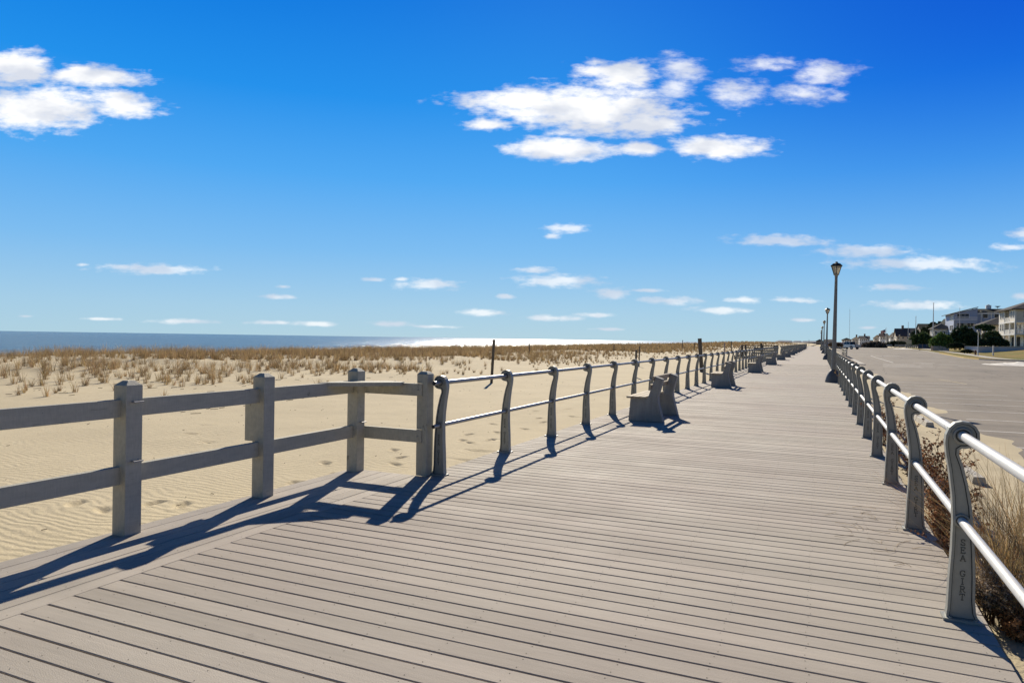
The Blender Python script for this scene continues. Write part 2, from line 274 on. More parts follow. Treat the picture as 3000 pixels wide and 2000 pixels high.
# ------------------------------------------------------------------ mesh builder
class MB:
    def __init__(s): s.v=[]; s.f=[]; s.m=[]; s.sm=[]
    def add(s,vs,fs,mi=0,smooth=False):
        o=len(s.v); s.v+= [tuple(map(float,p)) for p in vs]
        for f in fs: s.f.append(tuple(i+o for i in f)); s.m.append(mi); s.sm.append(smooth)
        return s
    def box(s,a,b,mi=0,top=None):
        x0,y0,z0=a; x1,y1,z1=b
        vs=[(x0,y0,z0),(x1,y0,z0),(x1,y1,z0),(x0,y1,z0),(x0,y0,z1),(x1,y0,z1),(x1,y1,z1),(x0,y1,z1)]
        fs=[(0,3,2,1),(4,5,6,7),(0,1,5,4),(1,2,6,5),(2,3,7,6),(3,0,4,7)]
        if top is None: return s.add(vs,fs,mi)
        s.add(vs,[fs[i] for i in (0,2,3,4,5)],mi); return s.add(vs,[fs[1]],top)
    def beam(s,p0,p1,wd,h,mi=0):          # bar between two points, width horizontal, height vertical-ish
        p0=np.array(p0,float); p1=np.array(p1,float); d=p1-p0; d/=np.linalg.norm(d)
        sd_=np.cross(d,(0,0,1.)); 
        if np.linalg.norm(sd_)<1e-4: sd_=np.array((1.,0,0))
        sd_/=np.linalg.norm(sd_); u_=np.cross(sd_,d); vs=[]
        for p in (p0,p1):
            for a,b in ((-1,-1),(1,-1),(1,1),(-1,1)): vs.append(p+sd_*a*wd/2+u_*b*h/2)
        return s.add(vs,[(0,1,2,3),(7,6,5,4),(0,4,5,1),(1,5,6,2),(2,6,7,3),(3,7,4,0)],mi)
    def cyl(s,p0,p1,r0,r1=None,n=12,mi=0,cap=True,smooth=True):
        r1=r0 if r1 is None else r1
        p0=np.array(p0,float); p1=np.array(p1,float); d=p1-p0; L=np.linalg.norm(d); d=d/L
        a=np.cross(d,(0,0,1.)) if abs(d[2])<.9 else np.cross(d,(1.,0,0)); a/=np.linalg.norm(a); b=np.cross(d,a)
        vs=[]
        for p,r in ((p0,r0),(p1,r1)):
            for i in range(n):
                t=2*math.pi*i/n; vs.append(p+a*r*math.cos(t)+b*r*math.sin(t))
        s.add(vs,[(i,(i+1)%n,n+(i+1)%n,n+i) for i in range(n)],mi,smooth)
        if cap: s.add(vs[:n],[tuple(range(n-1,-1,-1))],mi); s.add(vs[n:],[tuple(range(n))],mi)
        return s
    def lathe(s,c,prof,n=16,mi=0,smooth=True):   # prof: (r,z)
        vs=[]
        for r,z in prof:
            for i in range(n):
                t=2*math.pi*(i+.5)/n; vs.append((c[0]+r*math.cos(t),c[1]+r*math.sin(t),c[2]+z))
        fs=[(k*n+i,k*n+(i+1)%n,(k+1)*n+(i+1)%n,(k+1)*n+i) for k in range(len(prof)-1) for i in range(n)]
        s.add(vs,fs,mi,smooth); m=len(prof)-1
        s.add([vs[m*n+i] for i in range(n)],[tuple(range(n))],mi); s.add([vs[i] for i in range(n)],[tuple(range(n-1,-1,-1))],mi)
        return s
    def prism(s,pts,a,b,axis='y',mi=0):  # extrude a 2D outline (x,z) from y=a to y=b
        n=len(pts)
        def P(p,t): return (p[0],t,p[1]) if axis=='y' else ((t,p[0],p[1]) if axis=='x' else (p[0],p[1],t))
        vs=[P(p,a) for p in pts]+[P(p,b) for p in pts]
        return s.add(vs,[tuple(range(n)),tuple(range(2*n-1,n-1,-1))]+[(i,n+i,n+(i+1)%n,(i+1)%n) for i in range(n)],mi)
    def torus(s,c,Rr,r,axis='y',n=20,k=8,mi=0):
        vs=[]
        for i in range(n):
            t=2*math.pi*i/n
            for j in range(k):
                q=2*math.pi*j/k; rr=Rr+r*math.cos(q)
                p=(rr*math.cos(t),r*math.sin(q),rr*math.sin(t)) if axis=='y' else (rr*math.cos(t),rr*math.sin(t),r*math.sin(q))
                vs.append((c[0]+p[0],c[1]+p[1],c[2]+p[2]))
        return s.add(vs,[(i*k+j,i*k+(j+1)%k,((i+1)%n)*k+(j+1)%k,((i+1)%n)*k+j) for i in range(n) for j in range(k)],mi,True)
    def build(s,name,mats,parent=None,world=True,bevel=0):
        me=bpy.data.meshes.new(name); vs=s.v
        if parent is not None and world:
            l=parent.matrix_basis.translation if False else parent.location; vs=[(x-l[0],y-l[1],z-l[2]) for x,y,z in vs]
        me.from_pydata(vs,[],s.f)
        if not isinstance(mats,(list,tuple)): mats=[mats]
        for m in mats: me.materials.append(m)
        me.polygons.foreach_set('material_index',s.m); me.polygons.foreach_set('use_smooth',s.sm)
        me.update()
        o=bpy.data.objects.new(name,me); COL.objects.link(o)
        if parent is not None: o.parent=parent
        if bevel:
            b=o.modifiers.new('bevel','BEVEL'); b.width=bevel; b.segments=2; b.limit_method='ANGLE'
        return o
def tag(o,label=None,cat=None,group=None,kind=None):
    if label: o['label']=label
    if cat: o['category']=cat
    if group: o['group']=group
    if kind: o['kind']=kind
    return o
def thing(name,label,cat,loc=(0,0,0),group=None,rz=0):
    o=bpy.data.objects.new(name,None); COL.objects.link(o); o.location=loc; o.rotation_euler=(0,0,rz); o.empty_display_size=.2
    return tag(o,label,cat,group)
def copy_tree(o,parent=None):
    c=o.copy(); COL.objects.link(c)
    if parent is not None: c.parent=parent
    for ch in list(o.children): copy_tree(ch,c)
    return c
def raw_mesh(name,verts,faces,mat_,tint=None,kind=None,parent=None,smooth=False):
    verts=np.asarray(verts,np.float32); faces=np.asarray(faces,np.int32); k=faces.shape[1]
    me=bpy.data.meshes.new(name); me.vertices.add(len(verts)); me.vertices.foreach_set('co',verts.ravel())
    me.loops.add(faces.size); me.loops.foreach_set('vertex_index',faces.ravel())
    me.polygons.add(len(faces)); me.polygons.foreach_set('loop_start',np.arange(0,faces.size,k,dtype=np.int32))
    if smooth: me.polygons.foreach_set('use_smooth',np.ones(len(faces),bool))
    me.materials.append(mat_)
    if tint is not None:
        a=me.attributes.new('tint','FLOAT_COLOR','FACE'); a.data.foreach_set('color',np.hstack([tint,np.ones((len(tint),1))]).astype(np.float32).ravel())
    me.update(calc_edges=True); me.validate()
    o=bpy.data.objects.new(name,me); COL.objects.link(o)
    if kind: o['kind']=kind
    if parent is not None: o.parent=parent
    return o
# ------------------------------------------------------------------ terrain
def vnoise(x,y,s,seed=0):
    x=np.asarray(x)/s+seed*17.3; y=np.asarray(y)/s+seed*9.1
    xi=np.floor(x).astype(np.int64); yi=np.floor(y).astype(np.int64); fx=x-xi; fy=y-yi
    fx=fx*fx*(3-2*fx); fy=fy*fy*(3-2*fy)
    def h(a,b):
        n=(a*374761393+b*668265263+seed*1274126177)&0x7fffffff; n=((n^(n>>13))*1274126177)&0x7fffffff
        return ((n^(n>>16))&0xffff)/65535.0
    return (h(xi,yi)*(1-fx)+h(xi+1,yi)*fx)*(1-fy)+(h(xi,yi+1)*(1-fx)+h(xi+1,yi+1)*fx)*fy-.5
def sst(a,b,x): t=np.clip((x-a)/(b-a),0,1); return t*t*(3-2*t)
RY=[(-60,-.5),(42,-.5),(110,-.36),(155,-.04),(172,.12),(300,.2),(9000,.2)]
DY=[(-60,0),(30,0),(68,.05),(146,.15),(300,.32),(9000,.4)]
def roadz(Y): return np.interp(Y,*zip(*RY))
def deckz(Y): return float(np.interp(Y,*zip(*DY)))
FOOT=[(-6.605,4.43),(-6.229,4.38),(-5.964,4.769),(-5.75,4.85),(-5.233,4.824),(-5.328,5.239),(-5.385,6.113),(-5.337,4.43),(-5.286,3.691),(-5.237,3.343),(-5.073,2.988),(-5.393,6.13),(-5.311,6.711),(-5.14,7.657),(-5.265,8.083),(-5.353,9.922),(-5.066,9.771),(-4.981,10.224),(-4.6,9.112),(-4.4,8.366),(-5.06,12.998),(-4.978,14.248),(-4.959,11.808),(-5.6,10.6),(-5.2,11.1),(-5.9,12.2),(-5.4,13.6),(-6.1,14.9),(-5.5,15.8),(-6.3,17.2),(-5.7,18.3),(-7.4,6.2),(-8.1,7.1),(-8.8,7.9),(-9.6,8.4),(-10.4,9.3),(-5.7,8.6),(-6.0,7.3)]
DL=-4.84
def terrain(X,Y):
    X=np.asarray(X,float); Y=np.asarray(Y,float)
    fy=np.interp(Y,*zip(*DY))
    DLY=np.where(Y<6.43,DL,-3.93)
    left=-.17+.03*vnoise(X,Y,2.5,1)+.015*vnoise(X,Y,.8,2)+fy
    d=sst(-12.5+1.5*vnoise(X,Y,9,5),-27,X)
    left=left+d*(.30+.35*vnoise(X,Y,11,3)+.22*vnoise(X,Y,3.1,4)+.10*vnoise(X,Y,1.1,9)+.9*sst(150,420,Y)+.5*sst(500,900,Y)*(1+vnoise(X,Y,60,8)))
    left=left-2.5*sst(-36,-72,X)-.018*np.clip(-(X+70),0,400)-.9*sst(150,420,Y)*sst(-36,-60,X)
    under=-.42+0*X
    rzv=roadz(Y)
    right=rzv+.012+.16*sst(2.2,1.0,X)*np.ones_like(Y)-.05*(X-3.05-.9*vnoise(X,Y,2.4,6)-.4*vnoise(X,Y,.7,7))
    right=np.where(X>3.05,np.maximum(right,rzv-.25),right)+.02*vnoise(X,Y,.6,12)*(X<3.4)
    right=right+sst(24,60,X)*sst(150,230,Y)*1.2
    z=np.where(X<DLY,left,np.where(X<.8,under,right))
    # the bank by the first posts drops a little
    return z
def footprints(X,Y,Z):
    for i,(a,b) in enumerate(FOOT):
        if i%2: a+=.09
        t=.5+.6*math.sin(i*2.1); c,s=math.cos(t),math.sin(t)
        m=(abs(X-a)<.4)&(abs(Y-b)<.4); 
        if not m.any(): continue
        dx=X[m]-a; dy=Y[m]-b; p=(dx*c+dy*s)/.07; q=(-dx*s+dy*c)/.15; p=p*1.25; q=q*1.25; r2=p*p+q*q
        Z[m]+= -.034*np.exp(-r2**1.5)+.008*np.exp(-((np.sqrt(r2)-1.5)/.35)**2)
    return Z
def grid(name,xs,ys,zf,mat_,foot=False):
    XX,YY=np.meshgrid(xs,ys); ZZ=zf(XX,YY)
    if foot: ZZ=footprints(XX,YY,ZZ.copy())
    nx=len(xs); ny=len(ys); V=np.stack([XX,YY,ZZ],-1).reshape(-1,3)
    i=np.arange((nx-1)*(ny-1)); r=i//(nx-1); c=i%(nx-1); a=r*nx+c
    return raw_mesh(name,V,np.stack([a,a+1,a+nx+1,a+nx],1),mat_,smooth=True)
def seq(*seg):
    o=[]
    for a,b,s in seg: o+=list(np.arange(a,b-1e-6,s))
    return np.array(o+[seg[-1][1]])
xs=np.concatenate([seq((-3000,-400,400),(-400,-80,12),(-80,-36,1.6),(-36,-13,.5),(-13,-7.5,.12),(-7.5,-4.86,.035)),[-4.835,-4.6,-4.3,-4.0,-3.94,-3.925,-2,0,.78],seq((.83,4.2,.09),(4.2,12,1.5),(12,80,6),(80,400,40),(400,3000,400))])
ys=seq((-60,-6,6),(-6,1,.3),(1,15,.04),(15,32,.2),(32,80,.5),(80,200,2),(200,500,8),(500,1500,50),(1500,9000,500))
tag(grid('sand',xs,ys,terrain,m_sand,True),kind='structure')
# asphalt sheet
tag(grid('parking_lot',seq((2.3,12,1.),(12,200,8)),seq((-40,40,8),(40,180,4),(180,320,10)),lambda X,Y:roadz(Y)+0*X,m_asph),kind='structure')
# sea
tag(grid('sea',seq((-60000,-8000,8000),(-8000,-400,800),(-400,-120,20)),seq((-60000,-3000,9000),(-3000,0,500),(0,3000,100),(3000,60000,6000)),lambda X,Y:-3.6+0*X,m_sea),kind='structure')
# ------------------------------------------------------------------ boardwalk
mb=MB(); PB=.143; gap=.0095; XL=-3.857; XR=.856; XLN=-3.90
k=-22
while k*PB+2.29<52:
    y0=2.29+k*PB; k+=1
    near=y0<34
    xl=XL if y0<6.38 else XLN
    gap=random.choice((.0085,.0095,.0105,.0115,.014)); jig=random.uniform(-.0015,.0015); za=deckz(y0); zb=za+random.uniform(-.0012,.0012)
    ya=y0+gap/2+jig; yb=y0+PB-gap/2+jig; xr=XR+random.uniform(-.006,.006)
    if near:                            # eased edges on the nearer boards
        e=.0035
        o=[(ya,zb-.025),(ya,zb-e),(ya+e,zb),(yb-e,zb),(yb,zb-e),(yb,zb-.025)]
        vs=[(xl+.003,p,q) for p,q in o]+[(xr,p,q) for p,q in o]
        mb.add(vs,[(i,i+1,i+7,i+6) for i in range(5)]+[tuple(range(6)),tuple(range(11,5,-1))],0)
    else: mb.box((xl,ya,zb-.03),(xr,yb,zb),0)
yf=k*PB+2.29
while yf<300:                            # far stretch: boards read as one surface
    y2=yf+5.72; za,zb=deckz(yf),deckz(y2)
    mb.add([(XLN,yf,za),(XR,yf,za),(XR,y2,zb),(XLN,y2,zb),(XLN,yf,za-.03),(XR,yf,za-.03),(XR,y2,zb-.03),(XLN,y2,zb-.03)],[(0,1,2,3),(1,5,6,2),(3,7,4,0)],4); yf=y2
# lengthwise boards on the ocean side of the near end
nb=7; wb=(XL-(DL+.005))/nb
for j in range(nb):
    xa=DL+.005+j*wb+.003; xb=xa+wb-.006
    segs=[-2.0]; 
    while segs[-1]<6.3: segs.append(segs[-1]+random.uniform(2.6,4.9))
    segs=[s for s in segs if s<6.0]+[6.42]
    for a,b in zip(segs[:-1],segs[1:]):
        mb.box((xa,a+.002,-.025),(xb,b-.002,random.uniform(-.001,.001)),1)
# joists, fascias and an added dark sheet
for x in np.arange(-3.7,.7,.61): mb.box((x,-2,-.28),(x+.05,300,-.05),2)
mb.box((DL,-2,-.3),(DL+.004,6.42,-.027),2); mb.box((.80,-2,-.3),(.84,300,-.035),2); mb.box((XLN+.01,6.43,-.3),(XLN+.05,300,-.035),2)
mb.box((DL,-2,-.34),(.8,34,-.3),2)  # dark sheet paints the shade seen through the board gaps
# screw heads: pairs over every joist on near boards
hexv=[(math.cos(i*math.pi/3),math.sin(i*math.pi/3)) for i in range(6)]
def screw(x,y,z,r=.0030): mb.add([(x+r*a,y+r*b,z+.0012) for a,b in hexv],[(0,1,2,3,4,5)],3)
k=-8
while k*PB+2.29<14:
    y0=2.29+k*PB; k+=1
    for x in list(np.arange(-3.675,.7,.405))+[.78]:
        for yy in (y0+.03,y0+.113): screw(x+random.uniform(-.012,.012),yy+random.uniform(-.006,.006),0)
for j in range(nb):
    for y in np.arange(.2,6.3,.405):
        for f in (.25,.75): screw(DL+.005+(j+f)*wb+random.uniform(-.006,.006),y+random.uniform(-.02,.02),0)
tag(mb.build('boardwalk',[m_deck,m_deckl,m_under,m_nail,m_deckf]),kind='structure')
# ------------------------------------------------------------------ cast metal railing posts
PR=[(-.077,0),(-.078,.03),(-.073,.06),(-.067,.23),(-.058,.384),(-.054,.536),(-.060,.677),(-.076,.817),(-.091,.907),(-.097,.965),(-.093,1.01),(-.078,1.05),(-.052,1.078),(-.018,1.088),(.018,1.083),(.046,1.062),(.062,1.03),(.064,.996),(.053,.966),(.03,.948),(.002,.941),(-.018,.940),(-.030,.930),(-.031,.905),(-.010,.843),(.013,.745),(.032,.626),(.042,.498),(.050,.369),(.054,.249),(.054,.119),(.060,.05),(.073,.018),(.074,0)]
def inset(pts,d):
    n=len(pts); o=[]
    for i in range(n):
        a=np.array(pts[i-1]); b=np.array(pts[i]); c=np.array(pts[(i+1)%n])
        e1=(b-a)/np.linalg.norm(b-a); e2=(c-b)/np.linalg.norm(c-b)
        n1=np.array((e1[1],-e1[0])); n2=np.array((e2[1],-e2[0])); nn=n1+n2; nn/=max(1e-6,np.linalg.norm(nn)); o.append(tuple(b+nn*d/max(.55,nn@n1)))
    return o
def rot_scale(l): return l
PIN=inset(PR,.013); PIN2=inset(PR,.017)
PC=(-.014,1.008); PC2=(-.012,.545); TH=.032
def post_mesh():
    m=MB(); n=len(PR)
    for s_ in (-1,1):
        y=s_*TH; yi=s_*(TH-.010)
        rings=[[(p[0],y,p[1]) for p in PR],[(p[0],y,p[1]) for p in PIN],[(p[0],yi,p[1]) for p in PIN],[(p[0],yi,p[1]) for p in PIN2]]
        for k_ in range(3):
            a,b=rings[k_],rings[k_+1]
            m.add(a+b,[(i,(i+1)%n,n+(i+1)%n,n+i) if s_>0 else (n+i,n+(i+1)%n,(i+1)%n,i) for i in range(n)],1 if k_>=1 else 0)
        m.add(rings[3],[tuple(range(n)) if s_>0 else tuple(range(n-1,-1,-1))],0)
        for c,rr in ((PC,.041),(PC2,.033)):
            m.torus((c[0],s_*(TH-.004),c[1]),rr,.007,mi=0); m.torus((c[0],s_*(TH-.006),c[1]),rr-.009,.003,mi=1)
        m.cyl((PC[0]-.058,s_*(TH-.012),PC[1]+.004),(PC[0]-.058,s_*(TH-.005),PC[1]+.004),.011,n=12)
    m.add([(p[0],-TH,p[1]) for p in PR]+[(p[0],TH,p[1]) for p in PR],[(i,(i+1)%n,n+(i+1)%n,n+i) for i in range(n)],0)
    m.box((-.095,-.055,0),(.092,.055,.014),0)
    for a in (-.06,.055):
        for b in (-.042,.042): m.cyl((a,b,.014),(a,b,.022),.008,n=6)
    return m
# slab-serif letters drawn as strokes; x right, z up, unit height
GL={'S':[[(.8,.8),(.62,.98),(.3,.98),(.14,.8),(.2,.6),(.75,.4),(.85,.2),(.68,.02),(.32,.02),(.14,.2)],[(.8,.98),(.8,.7)],[(.14,0),(.14,.3)]],
 'E':[[(.2,0),(.2,1)],[(.05,1),(.85,1),(.85,.78)],[(.05,0),(.88,0),(.88,.22)],[(.2,.52),(.62,.52)],[(.62,.4),(.62,.64)]],
 'A':[[(.1,0),(.5,1),(.9,0)],[(.25,.36),(.75,.36)],[(-.05,0),(.26,0)],[(.74,0),(1.05,0)]],
 'G':[[(.86,.78),(.68,.98),(.35,.98),(.12,.75),(.12,.25),(.35,.02),(.68,.02),(.86,.2),(.86,.42)],[(.6,.42),(1.0,.42)],[(.86,1),(.86,.7)]],
 'I':[[(.5,0),(.5,1)],[(.25,1),(.75,1)],[(.25,0),(.75,0)]],
 'R':[[(.2,0),(.2,1)],[(.05,1),(.65,1),(.85,.86),(.85,.66),(.65,.52),(.2,.52)],[(.5,.52),(.85,0),(1.05,0)],[(.02,0),(.4,0)]],
 'T':[[(.5,0),(.5,1)],[(.08,.76),(.08,1),(.92,1),(.92,.76)],[(.28,0),(.72,0)]]}
def letters_mesh(xc):
    m=MB(); hgt=.032; wl=.026; st=.0040; z=.412
    for ch in 'SEA GIRT':
        if ch==' ': z-=.042; continue
        for s_ in (-1,1):
            for stroke in GL[ch]:
                for (a,b),(c,d) in zip(stroke[:-1],stroke[1:]):
                    x0=(a-.5)*wl*(-s_); x1=(c-.5)*wl*(-s_)
                    p0=(xc+x0,s_*(TH-.0085),z+b*hgt); p1=(xc+x1,s_*(TH-.0085),z+d*hgt)
                    m.beam(p0,p1,.003,st) if abs(x0-x1)>1e-5 else m.box((xc+x0-st/2,min(s_*(TH-.0105),s_*(TH-.0065)),min(p0[2],p1[2])),(xc+x0+st/2,max(s_*(TH-.0105),s_*(TH-.0065)),max(p0[2],p1[2])),0)
        z-=.0425
    return m
_pm=post_mesh()
post_r=_pm.build('post',[m_post,m_seam]).data; let_r=letters_mesh(-.004).build('lettering',m_letter).data
pml=post_mesh(); pml.v=[(-x,y,z) for x,y,z in pml.v]; pml.f=[tuple(reversed(f)) for f in pml.f]
post_l=pml.build('post',[m_post,m_seam]).data; let_l=letters_mesh(.004).build('lettering',m_letter).data
for o in list(COL.objects):
    if o.type=='MESH' and o.data in (post_r,let_r,post_l,let_l): bpy.data.objects.remove(o)
m_pipel=M('backlit_pipe',(.34,.33,.315),.4,.25,12,metal=.4,spec=.4,stretch=(8,.6,8),bd=0)  # ocean-side pipes: backlit shade painted in as a darker pipe colour
def railing(label,X,y0,dy,n,side,pm,lm,nparts=98,start_over=.16,group='metal pipe railings of the boardwalk'):
    root=thing('metal_railing',label,'railing',(X,y0,0),group)
    ysl=[y0+i*dy for i in range(n)]; cx=PC[0]*side; cx2=PC2[0]*side
    far=MB()
    for i,y in enumerate(ysl):
        if i<nparts:
            p=bpy.data.objects.new('post',pm); COL.objects.link(p); p.parent=root; p.location=(0,y-y0,deckz(y)); p.rotation_euler=(0,0,random.uniform(-.012,.012))
            if y<45:
                l=bpy.data.objects.new('lettering',lm); COL.objects.link(l); l.parent=p
        else:
            z=deckz(y); far.prism([(X+a*side,b+z) for a,b in PR[::2]],y-TH,y+TH)
    if far.v: tag(far.build('post_row',m_post,root),kind='stuff')
    for nm,c,zc,r in (('top_rail',cx,PC[1],.0245),('lower_rail',cx2,PC2[1],.0225)):
        m=MB(); a=ysl[0]-start_over; pts=[a]+[y for y in ysl[5::6]]+[ysl[-1]+.15]
        for p,q in zip(pts[:-1],pts[1:]):
            m.cyl((X+c,p,zc+deckz(p)),(X+c,q,zc+deckz(q)),r,n=16,cap=True)
        for y in ysl[:14]:
            m.cyl((X+c,y+.42,zc),(X+c,y+.424,zc),r+.0006,n=16)
        if start_over>.1:
            m.cyl((X+c,a-.0015,zc),(X+c,a-.0005,zc),r-.004,n=14,mi=1)
        m.build(nm,[m_pipe if side>0 else m_pipel,m_gap],root)
    return root
railing('metal pipe railing with curled posts on the ocean side, starting beside the timber fence',-3.772,6.565,1.727,40,-1,post_l,let_l)
railing('metal pipe railing with curled posts on the ocean side, beyond the beach access gap',-3.772,80.0,1.75,100,-1,post_l,let_l,97,.05)
railing('metal pipe railing with curled posts along the parking lot side',.739,.49,1.985,120,1,post_r,let_r,98,.9)
# ------------------------------------------------------------------ timber fence at the near left corner
fence=thing('timber_fence','grey painted timber fence with two rails and a corner shelf at left','fence',(-4.70,3.5,0))
PW=.136
def timber_post(x,y,h=1.145):
    m=MB(); a=PW/2; z1=h-.035; b=a-.04
    vs=[(x-a,y-a,0),(x+a,y-a,0),(x+a,y+a,0),(x-a,y+a,0),(x-a,y-a,z1),(x+a,y-a,z1),(x+a,y+a,z1),(x-a,y+a,z1),(x-b,y-b,h),(x+b,y-b,h),(x+b,y+b,h),(x-b,y+b,h)]
    m.add(vs,[(0,1,5,4),(1,2,6,5),(2,3,7,6),(3,0,4,7),(4,5,9,8),(5,6,10,9),(6,7,11,10),(7,4,8,11),(8,9,10,11)],0)
    return m.build('post',m_wpost,fence,bevel=.003)
FX=-4.712
for x,y in ((FX,2.17),(FX,3.545),(FX,4.925),(FX,6.33)): timber_post(x,y)
# corner-end post: a split post with the rails let in
p4=MB(); p4.box((-3.906,6.415,0),(-3.845,6.55,1.10)); 
p4.box((-3.985,6.43,0),(-3.91,6.55,.362)); p4.box((-3.985,6.43,.502),(-3.91,6.55,.864)); p4.box((-3.985,6.43,1.002),(-3.91,6.55,1.10))
p4.add([(-3.985,6.43,1.102),(-3.845,6.415,1.102),(-3.845,6.55,1.102),(-3.985,6.55,1.102),(-3.955,6.46,1.13),(-3.875,6.45,1.13),(-3.875,6.52,1.13),(-3.955,6.52,1.13)],[(0,1,5,4),(1,2,6,5),(2,3,7,6),(3,0,4,7),(4,5,6,7)])
p4.build('post',m_wpost,fence,bevel=.003)
ysp=[0.2,2.17,3.545,4.925,6.33]
for a,b in zip(ysp[:-1],ysp[1:]):
    for z0,z1 in ((.378,.512),(.872,1.004)):
        q=MB(); dz=random.uniform(-.002,.002); q.box((FX-.04,a+PW/2-.006,z0+dz),(FX+.012,b-PW/2+.006,z1+dz)); q.build('rail',m_wpost,fence,bevel=.003)
for z0,z1 in ((.362,.497),(.866,.998)):
    q=MB(); q.box((FX+PW/2-.006,6.40,z0),(-3.906,6.447,z1)); q.build('rail',m_wpost,fence,bevel=.003)
    q=MB(); q.cyl((-3.955,6.398,(z0+z1)/2),(-3.955,6.39,(z0+z1)/2),.011,n=8); q.build('bolt',m_post,fence)
q=MB(); q.prism([(-4.765,5.75),(-4.13,6.32),(-4.16,6.452),(-4.376,6.452),(-4.765,6.10)],.968,1.0105,axis='z'); q.build('corner_shelf',m_wpost,fence,bevel=.003)
q=MB(); q.box((FX-.165,4.86,.515),(FX-.055,4.95,.872)); q.build('backing_board',m_wpost,fence,bevel=.003)
for y in (3.545,6.33):
    for z in (.56,1.0):
        q=MB(); r_=.006; x_=FX+PW/2
        for yy in (y-.02,y+.035): q.cyl((x_,yy,z-.012),(x_+.035,yy,z-.012),r_,n=8)
        q.cyl((x_+.035,y-.03,z-.012),(x_+.035,y+.05,z-.012),r_,n=8)
        q.build('rope_cleat',m_steel,fence)
# flat stone and small litter on the sand beside the deck
sx,sy=-5.17,2.86
stn=thing('beach_stone','flat grey brown stone on the rippled sand at the lower left','stone',(sx,sy,-.16))
m=MB(); m.lathe((sx,sy,-.17),[(.01,-.02),(.085,0),(.10,.018),(.07,.036),(.01,.042)],n=11); o=m.build('rock',M('beach_stone',(.20,.16,.12),.9,.35,12),stn)
db_=MB()
for i in range(420):
    x=random.uniform(-13,-5.0); y=random.uniform(2,26)
    if random.random()<.5: x=random.uniform(-24,-12)
    z=float(terrain(np.array([x]),np.array([y]))[0])+.004; a=random.uniform(0,3.14); L=random.uniform(.01,.05) if x>-12 else random.uniform(.04,.22)
    db_.cyl((x,y,z),(x+math.cos(a)*L,y+math.sin(a)*L,z+random.uniform(0,.01)),.003 if x>-12 else .006,n=4,cap=False)
tag(db_.build('beach_litter',M('dark_twigs',(.10,.075,.05),.9,.3,bd=0)),kind='stuff')
# ------------------------------------------------------------------ benches
def bench():
    root=thing('bench','x','bench',(0,0,0),'concrete and timber benches facing the ocean')
    prof=[(0,0),(.648,0),(.60,.18),(.555,.36),(.548,.47),(.635,.795),(.495,.84),(.36,.435),(.345,.425),(.035,.425)]
    for y in (0,1.42):
        m=MB(); m.prism(prof,y,y+.17); m.build('side_panel',m_bench,root,bevel=.008)
    for i,x in enumerate((-.03,.092,.214)):
        m=MB(); m.box((x,-.05,.427),(x+.108,1.64,.462)); m.build('seat_slat',m_benchwood,root,bevel=.003)
    def onback(t,off): # along the back edge of the panel
        return (.36+(.495-.36)*t-off*.95,.435+(.84-.435)*t+off*.32)
    for t in (.42,.80):
        a=onback(t,.002); b=onback(t+.20,.002); c=onback(t+.20,.04); d=onback(t,.04)
        m=MB(); m.prism([a,b,c,d],-.05,1.64); m.build('back_slat',m_benchwood,root,bevel=.003)
    return root
b0=bench()
BY=[12.72,23.55,36.0,48.9,62.5,74.6,87.5,99.5,112,124.5,137,150,163,176]
ords=['nearest','second nearest','third','fourth','fifth','sixth','seventh','eighth','ninth','tenth','eleventh','twelfth','thirteenth','farthest']
for i,y in enumerate(BY):
    b=b0 if i==0 else copy_tree(b0)
    b.location=(-3.25+random.uniform(-.03,.05)*(i>0),y,deckz(y)); b.rotation_euler=(0,0,random.uniform(-.015,.015)*(i>0))
    b['label']=f'{ords[i]} grey concrete bench with timber slats beside the ocean side railing'
# ------------------------------------------------------------------ boardwalk lamps
m_pole=M('grey_lamp_pole',(.25,.24,.21),.6,.15,2,bd=0); m_lb=M('lamp_base_metal',(.11,.115,.12),.6,.2,4); m_lcap=mat('lamp_black_metal',(.03,.03,.03),.5,.3,.4)
m_lglass=mat('frosted_lamp_glass',(.55,.5,.38),.4,0,.5)
for n_ in m_lglass.node_tree.nodes:
    if n_.type=='BSDF_PRINCIPLED': n_.inputs['Transmission Weight'].default_value=.35; n_.inputs['Alpha'].default_value=1
def lamp(H=4.67,sc_=1.0):
    root=thing('street_lamp','x','street lamp',(0,0,0),'lamps along the boardwalk')
    m=MB(); m.lathe((0,0,0),[(.30,0),(.30,.03),(.285,.12),(.25,.25),(.19,.38),(.13,.46),(.085,.5)],n=16); m.build('base',m_lb,root)
    m=MB(); m.lathe((0,0,0),[(.092,.5),(.09,.56),(.088,.6),(.052,H-.62),(.05,H-.6)],n=12); m.lathe((0,0,0),[(.055,H-.62),(.062,H-.58),(.06,H-.54),(.085,H-.52),(.11,H-.50),(.11,H-.48)],n=8); m.build('pole',m_pole,root)
    m=MB(); n=6
    for i in range(n):
        t=2*math.pi*(i+.5)/n; c,s=math.cos(t),math.sin(t)
        m.cyl((.10*c,.10*s,H-.48),(.205*c,.205*s,H-.17),.012,n=5)
    m.lathe((0,0,0),[(.215,H-.175),(.245,H-.165),(.15,H-.08),(.07,H-.05),(.05,H-.045),(.045,H)],n=6,smooth=False)
    m.build('lantern_frame',m_lcap,root)
    m=MB(); m.lathe((0,0,0),[(.095,H-.478),(.20,H-.18)],n=6,smooth=False); m.build('lantern_glass',m_lglass,root)
    return root
l0=lamp()
